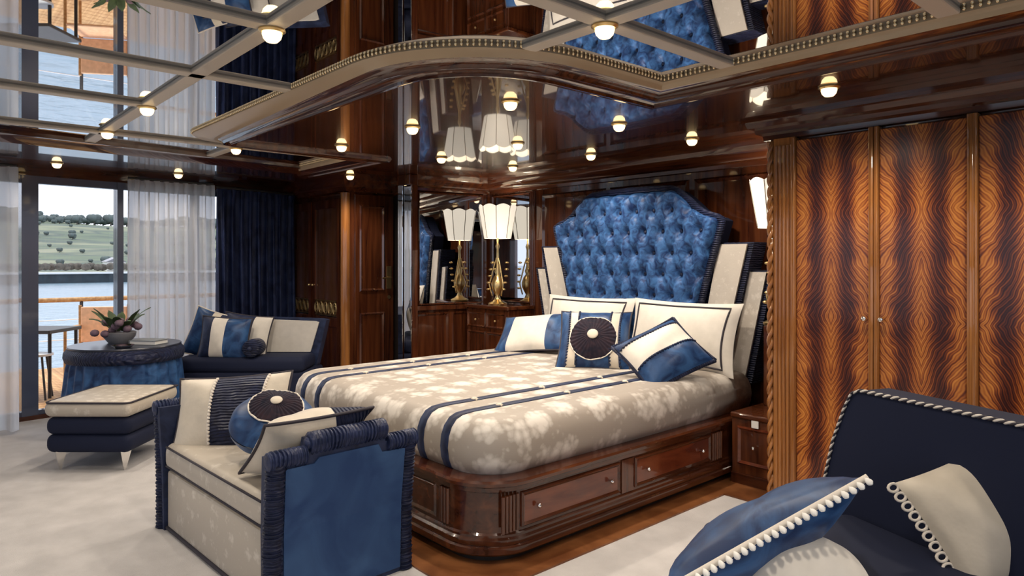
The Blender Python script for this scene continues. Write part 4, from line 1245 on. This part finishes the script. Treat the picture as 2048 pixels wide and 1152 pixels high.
# ------------------------------------------------------------------ outside: deck, rail, furniture, water, shore
deck = thing('deck', 'sunlit teak side deck outside the window', 'deck', (0, 0, 0)); deck['kind'] = 'structure'
pl0 = None
for k in range(26):
    x = -7.02 - k * 0.125
    if pl0 is None: pl0 = MB().box(-0.058, 0.058, -6.0, 9.0, -0.09, -0.05).build('plank', 'deckwood', deck, loc=(x, 0, 0))
    else: dup(pl0, deck, (x, 0, 0))
MB().box(-10.3, -6.9, -6.0, 9.0, -0.14, -0.085).build('subdeck', 'iron', deck)
rl = thing('railing', 'teak-capped deck railing overlooking the water', 'railing', (0, 0, 0))
MB().tube([(-10.15, -6, 0.80), (-10.15, 9, 0.80)], 0.030, 10).build('handrail', 'deckwood', rl, smooth='all')
for k in range(9):
    MB().tube([(-10.15, -5.5 + k * 1.7 + 0.42, -0.05), (-10.15, -5.5 + k * 1.7 + 0.42, 0.78)], 0.020, 8).build('post', 'iron', rl, smooth='all')
for z in (0.30, 0.55):
    MB().tube([(-10.15, -6, z), (-10.15, 9, z)], 0.006, 6).build('wire', 'chrome', rl)
oc_ = thing('deck_chair', 'orange canvas deck chair standing outside the window', 'chair', (-8.75, 1.64, -0.05), rz=D(60))
MB().rbox(-0.24, 0.24, 0.17, 0.20, 0.42, 0.82, 0.012).build('backrest', 'orange', oc_)
MB().rbox(-0.24, 0.24, -0.22, 0.20, 0.38, 0.41, 0.012).build('seat', 'orange', oc_)
for s in (-1, 1):
    MB().tube([(s * 0.25, 0.19, 0.0), (s * 0.25, 0.19, 0.84)], 0.016, 8).build('leg', 'deckwood', oc_)
    MB().tube([(s * 0.25, -0.20, 0.0), (s * 0.25, -0.20, 0.60)], 0.016, 8).build('leg', 'deckwood', oc_)
    MB().rbox(s * 0.25 - 0.025, s * 0.25 + 0.025, -0.23, 0.20, 0.60, 0.62, 0.004).build('armrest', 'deckwood', oc_)
dt = thing('deck_table', 'dark-edged deck table with iron legs outside the window', 'table', (-8.30, 1.06, -0.05), rz=D(48))
MB().rbox(-0.33, 0.25, -0.25, 0.25, 0.63, 0.665, 0.006).build('top', 'iron', dt)
for sx, sy in ((-0.3, -0.2), (0.22, -0.2), (-0.3, 0.2), (0.22, 0.2)):
    MB().tube([(sx, sy, 0), (sx, sy, 0.64)], 0.016, 8).build('leg', 'iron', dt)
sto = thing('deck_stool', 'small white metal stool beside the deck table', 'stool', (-8.05, 0.98, -0.05))
MB().lathe([(0.001, 0.42), (0.15, 0.42), (0.15, 0.44), (0.001, 0.45)], 20).build('seat', 'hull', sto, smooth=True)
for k in range(4):
    a = k * PI / 2 + 0.4
    MB().tube([(0.16 * math.cos(a), 0.16 * math.sin(a), 0), (0.10 * math.cos(a), 0.10 * math.sin(a), 0.43)], 0.010, 6).build('leg', 'iron', sto)

m, nt, n, l, b = _new('harbour_water')
b.inputs['Base Color'].default_value = (0.16, 0.24, 0.30, 1); b.inputs['Roughness'].default_value = 0.22
tc = n.new('ShaderNodeTexCoord'); mp = n.new('ShaderNodeMapping'); mp.inputs['Scale'].default_value = (0.35, 0.16, 1)
nz = n.new('ShaderNodeTexNoise'); nz.inputs['Scale'].default_value = 3.0; nz.inputs['Detail'].default_value = 4
bpn = n.new('ShaderNodeBump'); bpn.inputs['Strength'].default_value = 0.6; bpn.inputs['Distance'].default_value = 0.3
l.new(tc.outputs['Object'], mp.inputs[0]); l.new(mp.outputs[0], nz.inputs['Vector']); l.new(nz.outputs['Fac'], bpn.inputs['Height']); l.new(bpn.outputs['Normal'], b.inputs['Normal'])
MAT['water'] = m
sea = MB().add([(-160, -400, -2.7), (300, -400, -2.7), (300, 500, -2.7), (-160, 500, -2.7)], [(0, 1, 2, 3)]).build('sea', 'water')
struct(sea, 'rippled grey-blue harbour water beyond the railing', 'water')
MAT['quay'] = plain('dark_quay_stone', (0.030, 0.045, 0.055), rough=0.8, var=0.3, scale=0.6)
MAT['hedge'] = plain('brown_hedge', (0.095, 0.085, 0.07), rough=0.9, var=0.5, scale=1.2)
qy = thing('quay', 'dark stone quay with pale coping on the far shore', 'quay', (0, 0, 0))
MB().box(-146, -140, -300, 420, -2.7, -1.15).build('wall', 'quay', qy)
MB().box(-146, -139.8, -300, 420, -1.15, -0.85).build('coping', 'hull', qy)
hd = MB()
for k in range(150):
    hd.ball((-144.5 + random.uniform(-1, 1), -60 + k * 1.0, 0.0 + random.uniform(-0.1, 0.2)), 0.75, 6, 4, (1, 1.2, 0.9))
ho = hd.build('quay_hedge', 'hedge', smooth='all'); tag(ho, 'low brown hedge running along the far quay', 'hedge', kind='stuff')
def hgt(x, y):
    t = max(0.0, min(1.0, (-x - 146) / 190.0))
    return -0.9 + 17.5 * t ** 1.15 * (1 + 0.10 * math.sin(y * 0.021 + 1.0) + 0.05 * math.sin(y * 0.06)) + 1.2 * math.sin(x * 0.07 + y * 0.05) * t
m, nt, n, l, b = _new('hazed_fields')
tc = n.new('ShaderNodeTexCoord'); nz = n.new('ShaderNodeTexNoise'); nz.inputs['Scale'].default_value = 0.055; nz.inputs['Detail'].default_value = 6
mp = n.new('ShaderNodeMapping'); mp.inputs['Scale'].default_value = (1.0, 0.5, 2.0)
l.new(tc.outputs['Object'], mp.inputs[0]); l.new(mp.outputs[0], nz.inputs['Vector'])
r = _ramp(n, [(0.30, (0.065, 0.090, 0.075)), (0.43, (0.12, 0.155, 0.10)), (0.50, (0.075, 0.10, 0.085)), (0.60, (0.19, 0.21, 0.135)), (0.75, (0.25, 0.23, 0.19))])  # distance haze mixed into the field greens, which greys them
l.new(nz.outputs['Fac'], r.inputs['Fac']); l.new(r.outputs['Color'], b.inputs['Base Color']); b.inputs['Roughness'].default_value = 0.95
MAT['hill'] = m
hill = MB().grid(lambda u, v: (-146 - 260 * u, -250 + 650 * v, hgt(-146 - 260 * u, -250 + 650 * v)), 50, 110).build('hillside', 'hill', smooth='all')
struct(hill, 'green hillside of fields rising behind the far quay', 'hill')
MAT['treecrown'] = plain('hazed_foliage', (0.115, 0.145, 0.14), rough=0.95, var=0.35, scale=0.5)  # crowns paled towards blue-grey, aerial haze put into the colour
tr0 = None; GT = 'trees on the far hillside'
tl = []
rn = random.Random(4)
for k in range(64): tl.append((-334 + (k % 4) * 7, 24 + k * 1.45, 0.8 + 0.7 * abs(math.sin(k * 1.7)) * abs(math.sin(k * 0.13 + 1.2))))
for k in range(60):
    x = rn.uniform(-315, -160)
    tl.append((x, -x * rn.uniform(0.10, 0.34), rn.uniform(0.25, 0.6)))
for i, (x, y, s) in enumerate(tl):
    t = thing('tree', 'dark rounded tree on the hilltop skyline' if i < 64 else 'small rounded tree among the hillside fields', 'tree', (x, y, hgt(x, y)), group=GT + (' skyline' if i < 64 else ' fields'))
    t.scale = (s, s, s)
    if tr0 is None:
        c = MB()
        for q in range(7):
            c.ball((random.uniform(-1, 1), random.uniform(-1, 1), 1.9 + random.uniform(-0.5, 0.7)), random.uniform(0.8, 1.2), 8, 5)
        tr0 = (c.build('crown', 'treecrown', t, smooth='all'), MB().lathe([(0.2, -0.3), (0.14, 1.6)], 6).build('trunk', 'hedge', t))
    else:
        dup(tr0[0], t); dup(tr0[1], t)
hs = thing('boathouse', 'small white boathouse at the end of the far quay', 'building', (-149, 30.6, -0.85))
hs.scale = (0.7, 0.7, 0.7)
MB().box(-3, 3, -2.2, 2.2, 0, 2.6).build('wall', 'hull', hs)
MB().add([(-3.3, -2.5, 2.6), (3.3, -2.5, 2.6), (3.3, 2.5, 2.6), (-3.3, 2.5, 2.6), (-3.3, 0, 3.8), (3.3, 0, 3.8)], [(0, 1, 5, 4), (2, 3, 4, 5), (0, 4, 3), (1, 2, 5), (0, 3, 2, 1)]).build('roof', 'pot', hs)
